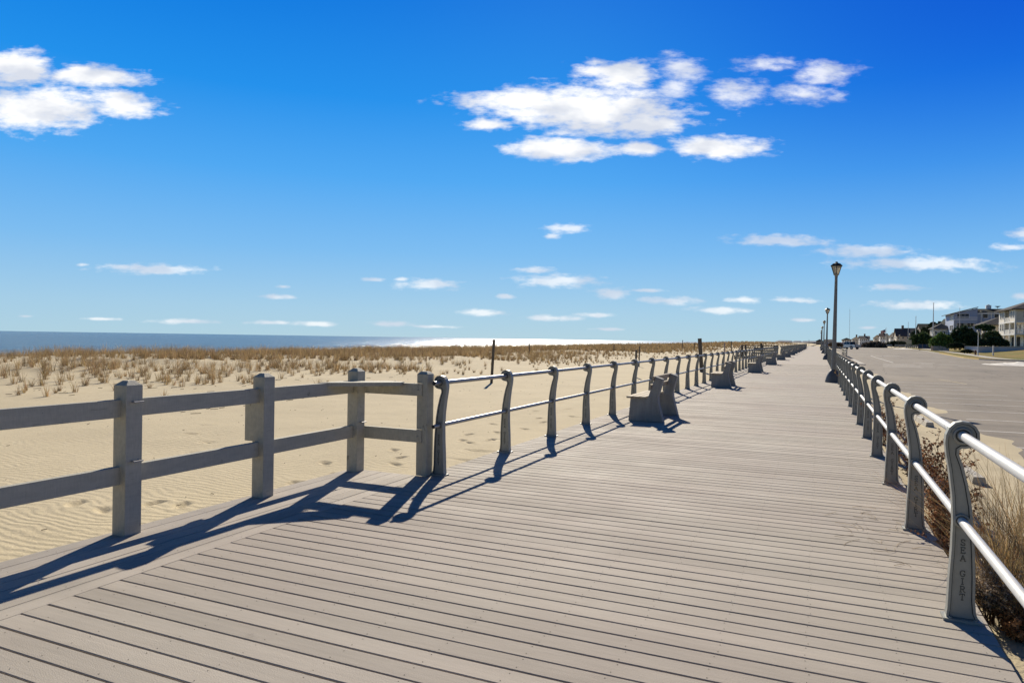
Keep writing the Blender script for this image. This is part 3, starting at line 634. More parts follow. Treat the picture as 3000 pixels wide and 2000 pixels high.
for i,(x,y) in enumerate([(.53,29.5),(.62,68.2),(.60,106.9),(.5,145.7),(.5,184.5),(.5,223)]):
    l=l0 if i==0 else copy_tree(l0)
    l.location=(x,y,deckz(y)); l.rotation_euler=(0,R(.55),random.uniform(0,1)*(i>0))
    l['label']=('tall grey boardwalk lamp nearest the camera, beside the parking lot railing','second tall boardwalk lamp along the parking lot railing','third boardwalk lamp along the parking lot railing','fourth boardwalk lamp, far down the railing','fifth boardwalk lamp, very far down the railing','sixth boardwalk lamp, smallest and farthest away')[i]
# ------------------------------------------------------------------ posts standing in the sand
def sandpost(x,y,h,wd,th,tilt,label,mt=None):
    z=float(terrain(np.array([x]),np.array([y]))[0])-.15
    root=thing('wooden_post',label,'post',(x,y,z),'weathered posts standing in the sand')
    m=MB(); m.box((-wd/2,-th/2,0),(wd/2,th/2,h+.15)); o=m.build('shaft',mt or m_dark,root,world=False,bevel=.006); root.rotation_euler=(0,tilt,R(24))
    m=MB(); m.cyl((0,-th/2-.004,h*.45),(0,-th/2-.02,h*.45),.012,n=8); m.build('bolt',m_steel,root,world=False)
sandpost(-11.15,23.2,1.62,.10,.10,R(2.5),'dark square wooden post standing alone in the sand behind the first railing posts')
x,y=at(1863,31.5); sandpost(x,y,1.25,.085,.085,R(1),'thin dark wooden post in the sand behind the sixth railing post')
x,y=at(1873,44); sandpost(x,y,1.3,.07,.07,R(1),'thin dark post in the dune grass just right of the taller thin post')
x,y=at(2058,37.5); sandpost(x,y,1.83,.2,.07,R(-4.5),'broad dark wooden plank post leaning left behind the railing')
x,y=at(2122,46); sandpost(x,y,1.6,.07,.05,R(1),'thin pinkish post behind the second bench',M('pinkish_faded_post',(.42,.33,.31),.8,.2))
for px,D,h in ((1551,62,1.0),(1799,75,.9),(2000,120,1.6),(2034,110,1.2),(2143,95,1.7),(2370,300,3.0)):
    x,y=at(px,D); sandpost(x,y,h,.10,.10,0,{1551:'small dark post on the grassy dune crest in front of the glittering sea',1799:'tiny post on the dune crest at the end of the glitter',2000:'distant post on the dunes left of the leaning plank',2034:'distant post on the dunes close left of the leaning plank',2143:'thin distant post in the brown grass near the stairs',2370:'very distant post beyond the boardwalk end'}[px])
# ------------------------------------------------------------------ beach access platform and stairs
ac=thing('beach_access_platform','dark timber beach access platform with railings and stairs down to the sand','platform',(-5.5,76,0))
m=MB(); m.box((-7.3,74.2,-.05),(-3.92,78.2,.06)); 
for x in (-7.2,-5.6,-4.2): m.box((x,74.3,-.6),(x+.14,74.44,-.05)); m.box((x,78,-.6),(x+.14,78.14,-.05))
m.build('deck',m_dark,ac)
for (x,y,h) in ((-7.2,74.3,1.22),(-5.35,74.3,1.4),(-4.05,74.3,1.25),(-7.2,78.1,1.22),(-5.5,78.1,1.22),(-4.05,78.1,1.25),(-6.0,74.3,1.22)):
    m=MB(); m.box((x-.09,y-.09,-.05),(x+.09,y+.09,h)); m.build('post',m_dark,ac)
for y in (74.3,78.1):
    for z in (.35,.62,.88,1.12):
        m=MB(); m.box((-7.2 if y>75 else -6.0,y-.02,z),(-4.05,y+.02,z+(.09 if z<1.1 else .06))); m.build('rail',m_dark,ac)
for z in (.35,.62,.88,1.12):
    m=MB(); m.box((-7.22,74.3,z),(-7.18,78.1,z+.08)); m.build('rail',m_dark,ac)
st=MB()
for i in range(9):
    y=74.1-i*.32*4.2/3; st.box((-7.25,y-.42,-.02-.075*i),(-6.0,y,.02-.075*i))
st.build('stair_treads',m_dark,ac)
for x in (-7.3,-5.95):
    for h in (1.15,.82,.5):
        m=MB(); m.beam((x,74.3,h),(x,68.6,h-.95),.05,.1); m.build('stair_rail',m_dark,ac)
    for t in (.5,1.0):
        y=74.3-5.7*t; m=MB(); m.box((x-.06,y-.06,-.9*t-.1),(x+.06,y+.06,1.2-.95*t)); m.build('post',m_dark,ac)
# access ramp on the parking lot side
ra=thing('access_ramp','low brown timber access ramp with pale surface beside the parking lot railing','ramp',(2.2,80,-.4))
m=MB(); m.box((1.0,62,-.42),(2.85,62.1,-.02)); m.box((2.78,62.1,-.42),(2.85,110,0)); m.build('side_wall',m_wood,ra)
m=MB(); m.box((1.0,62.1,-.2),(2.78,112,-.06)); m.build('walking_surface',m_wood,ra)
m=MB(); m.box((2.86,72,-.6),(4.0,96,-.365)); m.build('concrete_apron',m_kerb,ra)
m=MB()
for y in (98,104,110,116): m.box((3.2,y,-.3),(3.32,y+.12,.75))
m.beam((3.26,98,.78),(3.26,117,.78),.22,.05); m.beam((3.26,98,.4),(3.26,117,.4),.05,.14); m.build('handrail',m_wpost,ra)
# ------------------------------------------------------------------ grass
def blades(bx,by,bz,H,nb,spread,wid,lean,col,colv=.25,seg=2,curl=.5):
    """clumps at arrays bx,by,bz with heights H -> verts, quads, tints"""
    N=len(bx); n=N*nb
    cx=np.repeat(bx,nb); cy=np.repeat(by,nb); cz=np.repeat(bz,nb); h=np.repeat(H,nb)*rng.uniform(.45,1.08,n)
    a=rng.uniform(0,2*np.pi,n); r=spread*np.repeat(H,nb)*np.sqrt(rng.uniform(0,1,n))
    x0=cx+r*np.cos(a); y0=cy+r*np.sin(a)
    ln=rng.normal(0,1,(n,2))*lean+np.stack([np.cos(a),np.sin(a)],1)*lean*.7+np.array([[.08,-.05]])
    wv=np.stack([np.cos(a+1.57+rng.normal(0,.5,n)),np.sin(a+1.57)],1)*wid
    V=np.zeros((n,(seg+1)*2,3)); F=[]
    for s in range(seg+1):
        t=s/seg; ww=(1-t*.8)
        px=x0+ln[:,0]*h*(t**(1+curl)); py=y0+ln[:,1]*h*(t**(1+curl)); pz=cz-.03+h*(t-.15*t*t*np.hypot(ln[:,0],ln[:,1]))
        for j,sg in enumerate((-1,1)):
            V[:,s*2+j,0]=px+sg*wv[:,0]*ww/2; V[:,s*2+j,1]=py+sg*wv[:,1]*ww/2; V[:,s*2+j,2]=pz
    base=np.arange(n)[:,None]*((seg+1)*2)
    Fs=np.concatenate([base+np.array([[s*2,s*2+1,s*2+3,s*2+2]]) for s in range(seg)],0)
    ctn=np.repeat(rng.uniform(.62,1.25,(N,1)),nb,axis=0)
    tint=np.array(col)[None,:]*ctn*(1+colv*rng.normal(0,1,(n,1)))*np.stack([np.ones(n),1+.05*rng.normal(0,1,n),1+.12*rng.normal(0,1,n)],1)
    tint=np.clip(tint,.01,.9); T_=np.concatenate([tint]*seg,0)
    return V.reshape(-1,3),Fs,T_
def merge(L):
    V=[];F=[];T_=[];o=0
    for v_,f_,t_ in L: V.append(v_);F.append(f_+o);T_.append(t_);o+=len(v_)
    return np.concatenate(V),np.concatenate(F),np.concatenate(T_)
def scatter(n,x0,x1,y0,y1):
    return rng.uniform(x0,x1,n),rng.uniform(y0,y1,n)
parts=[]
STRAW=(.41,.295,.155)
def zone(n,x0,x1,y0,y1,Hm,nb,wid,dens):
    X,Y=scatter(n,x0,x1,y0,y1)
    p=dens(X,Y); keep=rng.uniform(0,1,n)<p; X=X[keep];Y=Y[keep]; Z=terrain(X,Y)
    H=Hm*rng.uniform(.45,1.15,len(X))*(.55+.6*np.clip(sst(-13,-25,X),0,1))
    parts.append(blades(X,Y,Z,H,nb,.20,wid,.25,STRAW,.38))
def dn(X,Y):
    cl=.16+1.9*np.clip(vnoise(X,Y,3.6,21)+.22,0,1)**1.3
    edge=sst(-11.2,-26,X+2.6*vnoise(X,Y,5,31)-.02*np.clip(Y-20,-20,60))
    return np.clip(cl*(.035+.965*edge**1.25),0,1)*(X>-46)
zone(7600,-46,-12,-22,25,.54,30,.011,dn)
zone(11000,-46,-12,25,70,.56,24,.016,dn)
zone(7500,-46,-12,70,140,.65,16,.035,dn)
zone(5200,-46,-13,140,300,.7,12,.08,dn)
zone(3500,-60,-14,300,700,.9,8,.22,dn)
V_,F_,T_=merge(parts)
raw_mesh('dune_grass',V_,F_,m_grass,T_,kind='stuff')
# ------------------------------------------------------------------ dried weeds and tall grass at the right edge
def zg(x,y): return float(terrain(np.array([x]),np.array([y]))[0])
def leafcloud(pts,size,col,colv=.3,flat=False):
    n=len(pts); a=rng.normal(0,1,(n,3)); a/=np.linalg.norm(a,axis=1)[:,None]
    b=np.cross(a,rng.normal(0,1,(n,3))); b/=np.linalg.norm(b,axis=1)[:,None]
    s=size*rng.uniform(.5,1.3,(n,1)); P_=np.asarray(pts)
    V=np.stack([P_-a*s-b*s*.5,P_+a*s*.2-b*s*.75,P_+a*s+b*s*.4,P_-a*s*.3+b*s*.7],1).reshape(-1,3)
    F=np.arange(n*4).reshape(n,4)
    t=np.clip(np.array(col)[None]*(1+colv*rng.normal(0,1,(n,1))),.008,.9)
    return V,F,t
def weed(x,y,h,wd,label,col=(.34,.16,.075),nst=16,leaf=.012,heads=None,z0=None):
    z0=zg(x,y) if z0 is None else z0
    root=thing('dried_weed',label,'dried plant',(x,y,z0),'dried weeds beside the boardwalk edge')
    st=MB(); pts=[]
    for i in range(nst):
        a=random.uniform(0,6.28); L=h*random.uniform(.55,1.05); tilt=random.uniform(.05,.95)*wd/h
        p=np.array([random.gauss(0,.03),random.gauss(0,.03),0.]); d=np.array([math.cos(a)*tilt,math.sin(a)*tilt,1.]); d/=np.linalg.norm(d)
        n=6
        for s in range(n):
            q=p+d*L/n; st.cyl(p,q,.0032*(1-s/n*.6),n=3,cap=False); d=d+np.array([random.gauss(0,.17),random.gauss(0,.17),.02]); d/=np.linalg.norm(d)
            if s>=1:
                for _ in range(2):
                    e=np.array([random.gauss(0,1),random.gauss(0,1),.7]); e/=np.linalg.norm(e); l2=random.uniform(.04,.14)*h/.6
                    st.cyl(q,q+e*l2,.0018,n=3,cap=False)
                    for t in np.linspace(.2,1,7): pts.append(q+e*l2*t+np.array([random.gauss(0,.008) for _ in range(3)]))
            p=q
    st.build('stem',M('dry_stem',(.13,.08,.05),.9,.3,bd=0),root,world=False)
    V,F,t=leafcloud(pts,leaf,col,.45); raw_mesh('seed_heads' if heads else 'leaves',V,F,m_leaf,t,parent=root)
wl=[(1.13,8.15,.88,.42,'large dark brown dried weed between the second and third railing posts at right'),
 (1.02,7.0,.55,.42,'sprawling tangled dried weed just behind the second railing post at right'),
 (1.10,9.7,.62,.25,'upright dried weed between the third and fourth railing posts at right'),
 (1.08,11.8,.75,.22,'tall thin dried weed between the fourth and fifth railing posts at right'),
 (1.04,13.4,.8,.22,'dried weed between the fifth and sixth railing posts at right'),
 (1.0,6.1,.42,.3,'low tangled dried weed between the nearest and the second railing post')]
for i,a in enumerate(wl): weed(*a[:4],a[4],nst=(26,24,16,16,16,14)[i],leaf=.013)
weed(1.00,5.12,.34,.20,'rounded dried weed with pale seed heads beside the nearest post foot',(.40,.30,.20),34,.010,True)
weed(1.13,4.95,.20,.24,'low rusty dried weed at the bottom right corner',(.34,.17,.07),26,.012)
weed(.98,27.5,.85,.25,'golden dried weed behind the nearest lamp base',(.42,.28,.12),22,.02)
def tuft(x,y,h,n,lean,col,label,wid=.007,dirn=(0,0),spread=.2):
    z=zg(x,y)
    V,F,t=blades(np.array([0.]),np.array([0.]),np.array([0.]),np.array([h]),n,spread,wid,lean,col,.33,seg=5,curl=.8)
    hh=np.clip(V[:,2]/h,0,1)**1.6; V[:,0]+=dirn[0]*hh*h; V[:,1]+=dirn[1]*hh*h
    o=raw_mesh('dune_grass_tuft',V,F,m_grass,t); o.location=(x,y,z)
    tag(o,label,'grass tuft','dry grass tufts beside the boardwalk edge')
tuft(1.14,5.45,1.0,300,.36,(.36,.26,.13),'tall straw coloured grass tuft right of the nearest post',dirn=(-.02,.1),wid=.006)
tuft(1.34,5.95,1.05,300,.42,(.42,.29,.14),'tallest grass tuft, behind the first one near the right picture edge',dirn=(-.1,.1),wid=.006)
tuft(1.50,6.5,.95,220,.5,(.45,.31,.15),'reddish straw grass tuft farthest right at the picture edge',dirn=(-.2,.1),wid=.006)
tuft(1.22,5.0,.55,180,.5,(.27,.21,.12),'short grey brown grass tuft at the lower right corner')
tuft(1.03,7.25,.6,110,.4,(.50,.30,.14),'thin grass tuft bending left across the boards behind the second post',wid=.004,dirn=(-.95,-.05))
tuft(1.75,7.6,.6,70,.55,(.42,.3,.15),'sparse straw grass tuft standing in the roadside sand',wid=.004)
tuft(1.3,8.9,.4,50,.6,(.40,.3,.17),'small sparse grass tuft beside the large brown weed',wid=.004)
# loose grass stems blown onto the boards
lt=MB()
for i in range(26):
    x=random.uniform(.25,.82) if i>5 else random.uniform(-.1,.4); y=random.uniform(5.2,7.2); a=random.uniform(0,6.28); L=random.uniform(.06,.28); c=random.uniform(-2,2)
    p=np.array([x,y,.006]); 
    for k in range(4):
        q=p+np.array([math.cos(a),math.sin(a),random.uniform(-.02,.05)])*L/4; q[2]=max(.004,q[2]); lt.cyl(p,q,.0016,n=3,cap=False); p=q; a+=c*L
tag(lt.build('loose_grass_stems',M('loose_straw',(.40,.29,.15),.8,.3,bd=0)),kind='stuff')
# ------------------------------------------------------------------ wheel stops
for (x,y,l_,rz,lab) in ((2.42,20.0,1.85,.03,'grey concrete wheel stop lying in the sand, the farther one'),(2.05,12.4,1.8,.04,'grey concrete wheel stop half buried in sand, the nearer one')):
    z=-.49; root=thing('wheel_stop',lab,'wheel stop',(x,y,z),'concrete wheel stops',rz)
    m=MB(); m.prism([(-.1,0),(.1,0),(.07,.15),(-.07,.15)],-l_/2,l_/2); m.build('concrete_bar',m_kerb,root,world=False,bevel=.01)
    for s in (-1,1):
        m=MB(); m.cyl((0,s*l_*.35,.15),(0,s*l_*.35,.156),.012,n=8); m.build('anchor_pin',m_steel,root,world=False)
# ------------------------------------------------------------------ road markings
def flat(name,polys,mat_,dz=.004):
    m=MB()
    for P_ in polys: m.add([(x,y,float(roadz(y))+dz) for x,y in P_],[tuple(range(len(P_)))])
    return tag(m.build(name,mat_),kind='structure')
lines=[]
def seg(x0,y0,x1,y1,wd=.1):
    d=np.array([x1-x0,y1-y0],float); L=np.linalg.norm(d); d/=L; n=np.array([-d[1],d[0]])*wd/2
    k=max(1,int(L/6)); 
    for i in range(k):
        a=np.array([x0,y0])+d*L*i/k; b=np.array([x0,y0])+d*L*(i+1)/k
        lines.append([tuple(a+n),tuple(a-n),tuple(b-n),tuple(b+n)][::-1])
for i in range(15): seg(3.5+.2*math.sin(i*2.),42.0-2.83*i,7.0+(.8 if i>4 else 0),42.0-2.83*i+.12)
flat('stall_lines',lines,m_white); lines=[]
seg(3.6,47.2,6.4,47.0); seg(6.4,47.0,7.05,42.3); seg(3.6,44.6,7.0,44.7)
flat('yellow_lines',lines,m_yel,.005); lines=[]
seg(7.2,83,7.4,121,.12); seg(7.9,120.3,11.6,123,.5)
for i in range(4): seg(5.2+.2*i,69+i*2.9,8.3+.1*i,69+i*2.9,.4)
for (a,b,c,d,w_) in ((9.2,84.5,11.2,84.6,.4),(9.6,81.5,10.6,81.7,.35),(11.0,80.6,12.6,80.5,.4),(9.0,78.4,10.2,78.3,.4),(12.2,77.9,13.2,77.8,.3),(8.3,72.4,9.4,72.2,.4)): seg(a,b,c,d,w_)
seg(13.5,92,19.5,84,.12); seg(14,82,20,78,.1); seg(17.2,103.5,21,103.4,.25)
for i in range(5): seg(15+i*1.2,150+i*2,18+i*1.2,150.2+i*2,.2)
flat('white_road_markings',lines,m_white)
# ------------------------------------------------------------------ kerb, verge, sidewalk, lawn
K=[(90,104.5),(30,105.6),(23.5,106.2),(21.0,107.6),(19.7,110.5),(19.2,118),(20.0,135),(20.6,148),(20.8,163),(23,200),(29.5,294)]
def lawnz(x,y,base=.13): return float(roadz(y))+base+1.25*float(sst(27,42,np.array(x)))*float(sst(100,122,np.array(y)))
def offs(poly,d):
    o=[]
    for i,p in enumerate(poly):
        a=np.array(poly[max(i-1,0)],float); b=np.array(poly[min(i+1,len(poly)-1)],float); t=(b-a)/np.linalg.norm(b-a); n=np.array([t[1],-t[0]]); o.append((p[0]+n[0]*d,p[1]+n[1]*d))
    return o
def resamp(poly,step=3.):
    o=[]
    for a,b in zip(poly[:-1],poly[1:]):
        L=math.dist(a,b); k=max(1,int(L/step))
        for i in range(k): o.append((a[0]+(b[0]-a[0])*i/k,a[1]+(b[1]-a[1])*i/k))
    return o+[poly[-1]]
K=resamp(K)
def strip(name,d0,d1,mat_,dz,ht=None,kind='structure',mi=None,mats=None):
    a=offs(K,d0); b=offs(K,d1); m=MB(); nst=max(1,int(abs(d1-d0)/4))
    for i in range(len(K)-1):
        for j in range(nst):
            q=[]
            for P_,Q_ in ((a[i],b[i]),(a[i+1],b[i+1])):
                for t in (j/nst,(j+1)/nst): q.append((P_[0]+(Q_[0]-P_[0])*t,P_[1]+(Q_[1]-P_[1])*t))
            vs=[(x,y,(lawnz(x,y) if ht is None else float(roadz(y)))+dz) for x,y in q]
            mm=mi(K[i]) if mi else 0
            m.add(vs,[(0,2,3,1)],mm)
            if j==0 and ht: m.add([vs[0],vs[2],(q[2][0],q[2][1],vs[2][2]-ht),(q[0][0],q[0][1],vs[0][2]-ht)],[(0,1,2,3)],mm)
    return tag(m.build(name,mats or mat_),kind=kind)
SGN=1
strip('kerb',0,SGN*-.0,m_kerb,.13,.15) if False else None
strip('kerb',0,.18,None,.13,.15,mi=lambda p:1 if (108<p[1]<150) else 0,mats=[m_kerb,m_kerby])
strip('verge',.18,2.6,m_lawn,-.01)
strip('sidewalk',2.6,4.2,m_kerb,.0)
strip('lawn',4.2,60,m_lawn,-.01)
# white piles at the corners
def pile(px,D,wx,wy,h,lab):
    x,y=at(px,D); n=26; V=[];
    xs_=np.linspace(-1,1,n); XX,YY=np.meshgrid(xs_,xs_); r=np.sqrt(XX**2+YY**2)
    ZZ=h*np.clip(1-r**1.5+.5*vnoise(XX*3,YY*3,1,3)+.25*vnoise(XX*8,YY*8,1,4),-.1,1.2)
    V=np.stack([XX*wx+x,YY*wy+y,ZZ+float(roadz(y))-.02],-1).reshape(-1,3); i=np.arange((n-1)*(n-1)); a=(i//(n-1))*n+i%(n-1)
    o=raw_mesh('snow_patch',V,np.stack([a,a+1,a+n+1,a+n],1),M('dirty_white_patch',(.78,.74,.66),.9,.15,3),smooth=True); tag(o,lab,'snow pile')
pile(2985,70.,3.0,3.4,.34,'flat white pile on the asphalt at the right picture edge')
pile(2646,210,2.8,4,.3,'small white pile at the far end of the yellow kerb')
# ------------------------------------------------------------------ trees and hedges
def crown(root,name,lobes,n,leaf,col,colv=.35,hi=None):
    """lobes: (x,y,z,rx,ry,rz) local"""
    w_=np.array([l[3]*l[5] for l in lobes]); w_=w_/w_.sum(); P_=[]
    cnt=(w_*n).astype(int)
    for l,c in zip(lobes,cnt):
        d=rng.normal(0,1,(c,3)); d/=np.linalg.norm(d,axis=1)[:,None]
        d[:,2]=np.where(d[:,2]<-.62,-d[:,2]*.6,d[:,2])
        bumpy=1+.22*np.sin(d[:,0]*7+l[0])*np.sin(d[:,1]*6+l[1])*np.cos(d[:,2]*5)+.12*rng.normal(0,1,c)
        rr=rng.uniform(.55,1,c)**.4*bumpy
        P_.append(np.stack([l[0]+d[:,0]*l[3]*rr,l[1]+d[:,1]*l[4]*rr,l[2]+d[:,2]*l[5]*rr],1))
    P_=np.concatenate(P_); V,F,t=leafcloud(P_,leaf,col,colv)
    return raw_mesh(name,V,F,m_leaf,t,parent=root)
m_bark=M('bark',(.12,.09,.07),.9,.3)
def shrub(px0,px1,ytop,ybot,D,label,col=(.045,.07,.028),n=5000,leaf=.22,name='evergreen_shrub',cat='shrub',nl=7,depth=.6,group='evergreen shrubs and hedges across the street',flatt=.0):
    cx=(px0+px1)/2; x,y=at(cx,D); z0=zat(cx,ybot,D); wd=(px1-px0)*D/FPX; h=(ybot-ytop)*D/FPX
    root=thing(name,label,cat,(x,y,z0),group)
    ang=YAW-math.atan((cx-1500)/FPX)*0-YAW; lob=[]
    for i in range(nl):
        t=(i+.5)/nl*2-1; r=random.uniform(.8,1.1); hh=h*(1-.38*t*t)*random.uniform(.85,1.05)
        ox=t*wd/2*.82; rx=wd/nl*1.15*r
        lob.append((ox*math.cos(YAW)*1.0,ox*math.sin(YAW)+random.uniform(-.2,.2)*wd*depth,hh*.40,rx*1.15,rx*1.3,hh*.62))
    crown(root,'foliage',lob,n,leaf,col)
    m=MB()
    for i in range(5):
        l=lob[random.randrange(nl)]; m.cyl((l[0]*.5,l[1]*.5,-.4),(l[0],l[1],l[2]*.9),.12,.05,n=6)
    m.build('stem',m_bark,root,world=False)
    return root
shrub(2667,2736,976,1013,175,'broad dark green wind shaped shrub at left of the fence panels',(.09,.13,.04),6500,.25)
shrub(2727,2788,975,1020,148,'bright green wind shaped shrub behind the beige fence panels',(.14,.21,.05),6500,.2)
shrub(2783,2868,954,1014,150,'tall dark evergreen tree mass in front of the blue grey house',(.06,.09,.035),8000,.24,nl=8,name='evergreen_tree',cat='tree')
shrub(2878,2931,968,995,152,'mid green shrub between the dark tree and the cream house',(.12,.17,.07),3600,.2)
shrub(2866,2958,988,1013,146,'dark clipped hedge in front of the cream house',(.05,.075,.03),5200,.18,name='hedge',cat='hedge',nl=9)
shrub(2819,2850,1023,1032,128,'low brown green ground shrub on the lawn before the retaining wall',(.08,.075,.03),1500,.12,nl=5)
shrub(2776,2830,1003,1019,140,'low dark shrub between fence panels and retaining wall',(.03,.045,.02),2600,.16,nl=6)
shrub(2594,2662,999,1014,265,'dark scrub in front of the far grey houses',(.05,.065,.035),4500,.33,nl=9)
shrub(2700,2757,955,978,290,'dark tree mass before the long dark roof',(.04,.06,.03),4200,.4,nl=7,name='evergreen_tree',cat='tree')
shrub(2672,2694,966,990,280,'green tree between the gabled roof and the dark tree mass',(.05,.08,.045),2200,.35,nl=4,name='evergreen_tree',cat='tree')
shrub(2524,2600,1000,1018,262,'long brown leafless thicket behind the pickup truck',(.20,.16,.12),5200,.3,nl=11,name='thicket',cat='thicket')
shrub(2430,2465,1003,1014,150,'brown weedy strip between railing and parked cars',(.2,.14,.08),1500,.2,nl=5,name='thicket',cat='thicket')
# flat topped pine
x,y=at(2884,150); zb=zat(2884,1012,150)
pine=thing('umbrella_pine','flat topped dark pine with a bare trunk left of the cream house','tree',(x,y,zb))
crown(pine,'crown',[(-.9,-.3,3.9,.9,.9,.45),(0,.2,4.1,1.1,1,.55),(.9,.4,3.95,1.0,.9,.45),(.3,-.3,3.5,.9,.9,.4)],3600,.16,(.07,.11,.04))
m=MB(); m.cyl((-.5,0,-.3),(-.35,0,2.0),.13,.1,n=8); m.cyl((-.35,0,2.),(-.7,-.1,3.5),.08,.04,n=6); m.cyl((-.35,0,2.),(.5,.2,3.7),.08,.04,n=6); m.cyl((-.36,0,1.9),(.05,-.2,3.4),.06,.03,n=6); m.build('trunk',m_bark,pine,world=False)
for i,(px,yt,lab) in enumerate(((2727,943,'small wind bent pine left of the tall flagpole'),(2750,941,'small wind bent pine right of the tall flagpole'))):
    x,y=at(px,250); z0=zat(px,985,250); h=(985-yt)*250/FPX
    t_=thing('wind_bent_pine',lab,'tree',(x,y,z0),'wind bent pines above the far roofs')
    crown(t_,'crown',[(-.3,0,h*.8,.7,.5,.35),(.6,0,h*.93,.8,.5,.3),(-.9,0,h*.62,.5,.5,.25)],700,.25,(.03,.05,.025))
    m=MB(); m.cyl((0,0,0),(.2,0,h*.9),.14,.05,n=6); m.cyl((.1,0,h*.6),(-.9,0,h*.66),.06,.03,n=5); m.build('trunk',m_bark,t_,world=False)
# ------------------------------------------------------------------ houses
def win(root,wall,a,z,wd,h,pos,mulls=1,frame=m_trim,t=.06,pane=True):
    """wall 's' faces -Y at y=pos ; wall 'w' faces -X at x=pos ; a = coordinate along wall (centre)"""
    f=MB(); g=MB(); fr=.11
    def bx(mb_,a0,a1,z0,z1,d0,d1):
        if wall=='s': mb_.box((a0,pos-d1,z0),(a1,pos-d0,z1))
        else: mb_.box((pos-d1,a0,z0),(pos-d0,a1,z1))
    bx(f,a-wd/2-fr,a-wd/2,z-fr,z+h+fr,.003,t); bx(f,a+wd/2,a+wd/2+fr,z-fr,z+h+fr,.003,t)
    bx(f,a-wd/2,a+wd/2,z+h,z+h+fr,.003,t); bx(f,a-wd/2,a+wd/2,z-fr,z,.003,t)
    for i in range(mulls): c=a-wd/2+wd*(i+1)/(mulls+1); bx(f,c-.03,c+.03,z,z+h,.012,t*.8)
    bx(f,a-wd/2,a+wd/2,z+h*.5-.025,z+h*.5+.025,.012,t*.7)
    o=f.build('window',frame,root)
    bx(g,a-wd/2,a+wd/2,z,z+h,.002,.010); p=g.build('pane',m_glass,root); p.parent=o
def gable(root,name,x0,x1,y0,y1,z0,z1,axis,mat_,ov=.4,th=.12,gmat=None):
    m=MB()
    if axis=='x':      # ridge runs along x
        ym=(y0+y1)/2
        pts=[(y0-ov,z0-ov*(z1-z0)/(ym-y0)),(ym,z1),(y1+ov,z0-ov*(z1-z0)/(ym-y0)),(y1+ov,z0-ov*(z1-z0)/(ym-y0)+th),(ym,z1+th),(y0-ov,z0-ov*(z1-z0)/(ym-y0)+th)]
        m.prism(pts,x0-ov,x1+ov,axis='x'); g=MB(); g.prism([(y0,z0),(ym,z1),(y1,z0)],x0+.002,x1-.002,axis='x')
    else:
        xm=(x0+x1)/2
        pts=[(x0-ov,z0-ov*(z1-z0)/(xm-x0)),(xm,z1),(x1+ov,z0-ov*(z1-z0)/(xm-x0)),(x1+ov,z0-ov*(z1-z0)/(xm-x0)+th),(xm,z1+th),(x0-ov,z0-ov*(z1-z0)/(xm-x0)+th)]
        m.prism(pts,y0-ov,y1+ov); g=MB(); g.prism([(x0,z0),(xm,z1),(x1,z0)],y0+.002,y1-.002)
    o=m.build(name,mat_,root)
    if gmat: g.build('gable_wall',gmat,root)
    return o
def hip(root,x0,x1,y0,y1,z0,z1,mat_,ov=.5):
    m=MB(); dx=x1-x0; dy=y1-y0; i=min(dx,dy)/2
    a=(x0-ov,y0-ov,z0);b=(x1+ov,y0-ov,z0);c=(x1+ov,y1+ov,z0);d=(x0-ov,y1+ov,z0)
    if dx>=dy: e=(x0+i,(y0+y1)/2,z1); f=(x1-i,(y0+y1)/2,z1); fs=[(0,1,5,4),(1,2,5),(2,3,4,5),(3,0,4),(3,2,1,0)]
    else: e=((x0+x1)/2,y0+i,z1); f=((x0+x1)/2,y1-i,z1); fs=[(0,1,4),(1,2,5,4),(2,3,5),(3,0,4,5),(3,2,1,0)]
    m.add([a,b,c,d,e,f],fs); m.add([(p[0],p[1],z0-.2) for p in (a,b,c,d)]+[a,b,c,d],[(0,1,5,4),(1,2,6,5),(2,3,7,6),(3,0,4,7),(3,2,1,0)])
    return m.build('roof',mat_,root)
# cream house with balconies at the right edge
HX,HY=at(2972,165); gz=1.45
A=thing('cream_house','three storey cream house with white balconies at the right picture edge','house',(HX,HY,gz))
z1,z2,z3,ze=gz+.1,gz+3.1,gz+6.1,gz+9.1; BK=2.2; LY=16.0
m=MB(); m.box((HX+BK,HY+BK,gz-.5),(HX+16,HY+LY,ze)); 
m.box((HX,HY+LY*.66,z2),(HX+BK,HY+LY,ze)); m.box((HX,HY+.02,z3+.02),(HX+BK,HY+LY*.30,ze)); m.box((HX+BK,HY+.02,z3+.02),(HX+16,HY+BK,ze)); m.build('wall',s_cream,A)
hip(A,HX,HX+16,HY,HY+LY,ze,ze+3.6,r_grey,.9)
for z in (z2,z3):
    m=MB(); m.box((HX-.05,HY-.05,z-.28),(HX+16,HY+LY+.05,z+.0)); m.build('balcony_floor',m_trim,A)
for z in (z1,z2,z3):
    for (x,y) in [(HX+.15,HY+.15),(HX+.15,HY+LY*.33),(HX+.15,HY+LY*.66),(HX+.15,HY+LY-.15),(HX+4.2,HY+.15),(HX+8.4,HY+.15)]:
        if z==z3 and y<HY+1 and x>HX+1: continue
        m=MB(); m.box((x-.16,y-.16,z),(x+.16,y+.16,z+2.72)); m.build('column',m_trim,A)
def balus(x0,y0,x1,y1,z,root,h=1.0):
    m=MB(); m.beam((x0,y0,z+h),(x1,y1,z+h),.09,.08); m.beam((x0,y0,z+.12),(x1,y1,z+.12),.07,.06); L=math.hypot(x1-x0,y1-y0); n=int(L/.17)
    for i in range(n+1): t=i/n; x=x0+(x1-x0)*t; y=y0+(y1-y0)*t; m.box((x-.03,y-.03,z+.13),(x+.03,y+.03,z+h-.03))
    m.build('balustrade',m_trim,root)
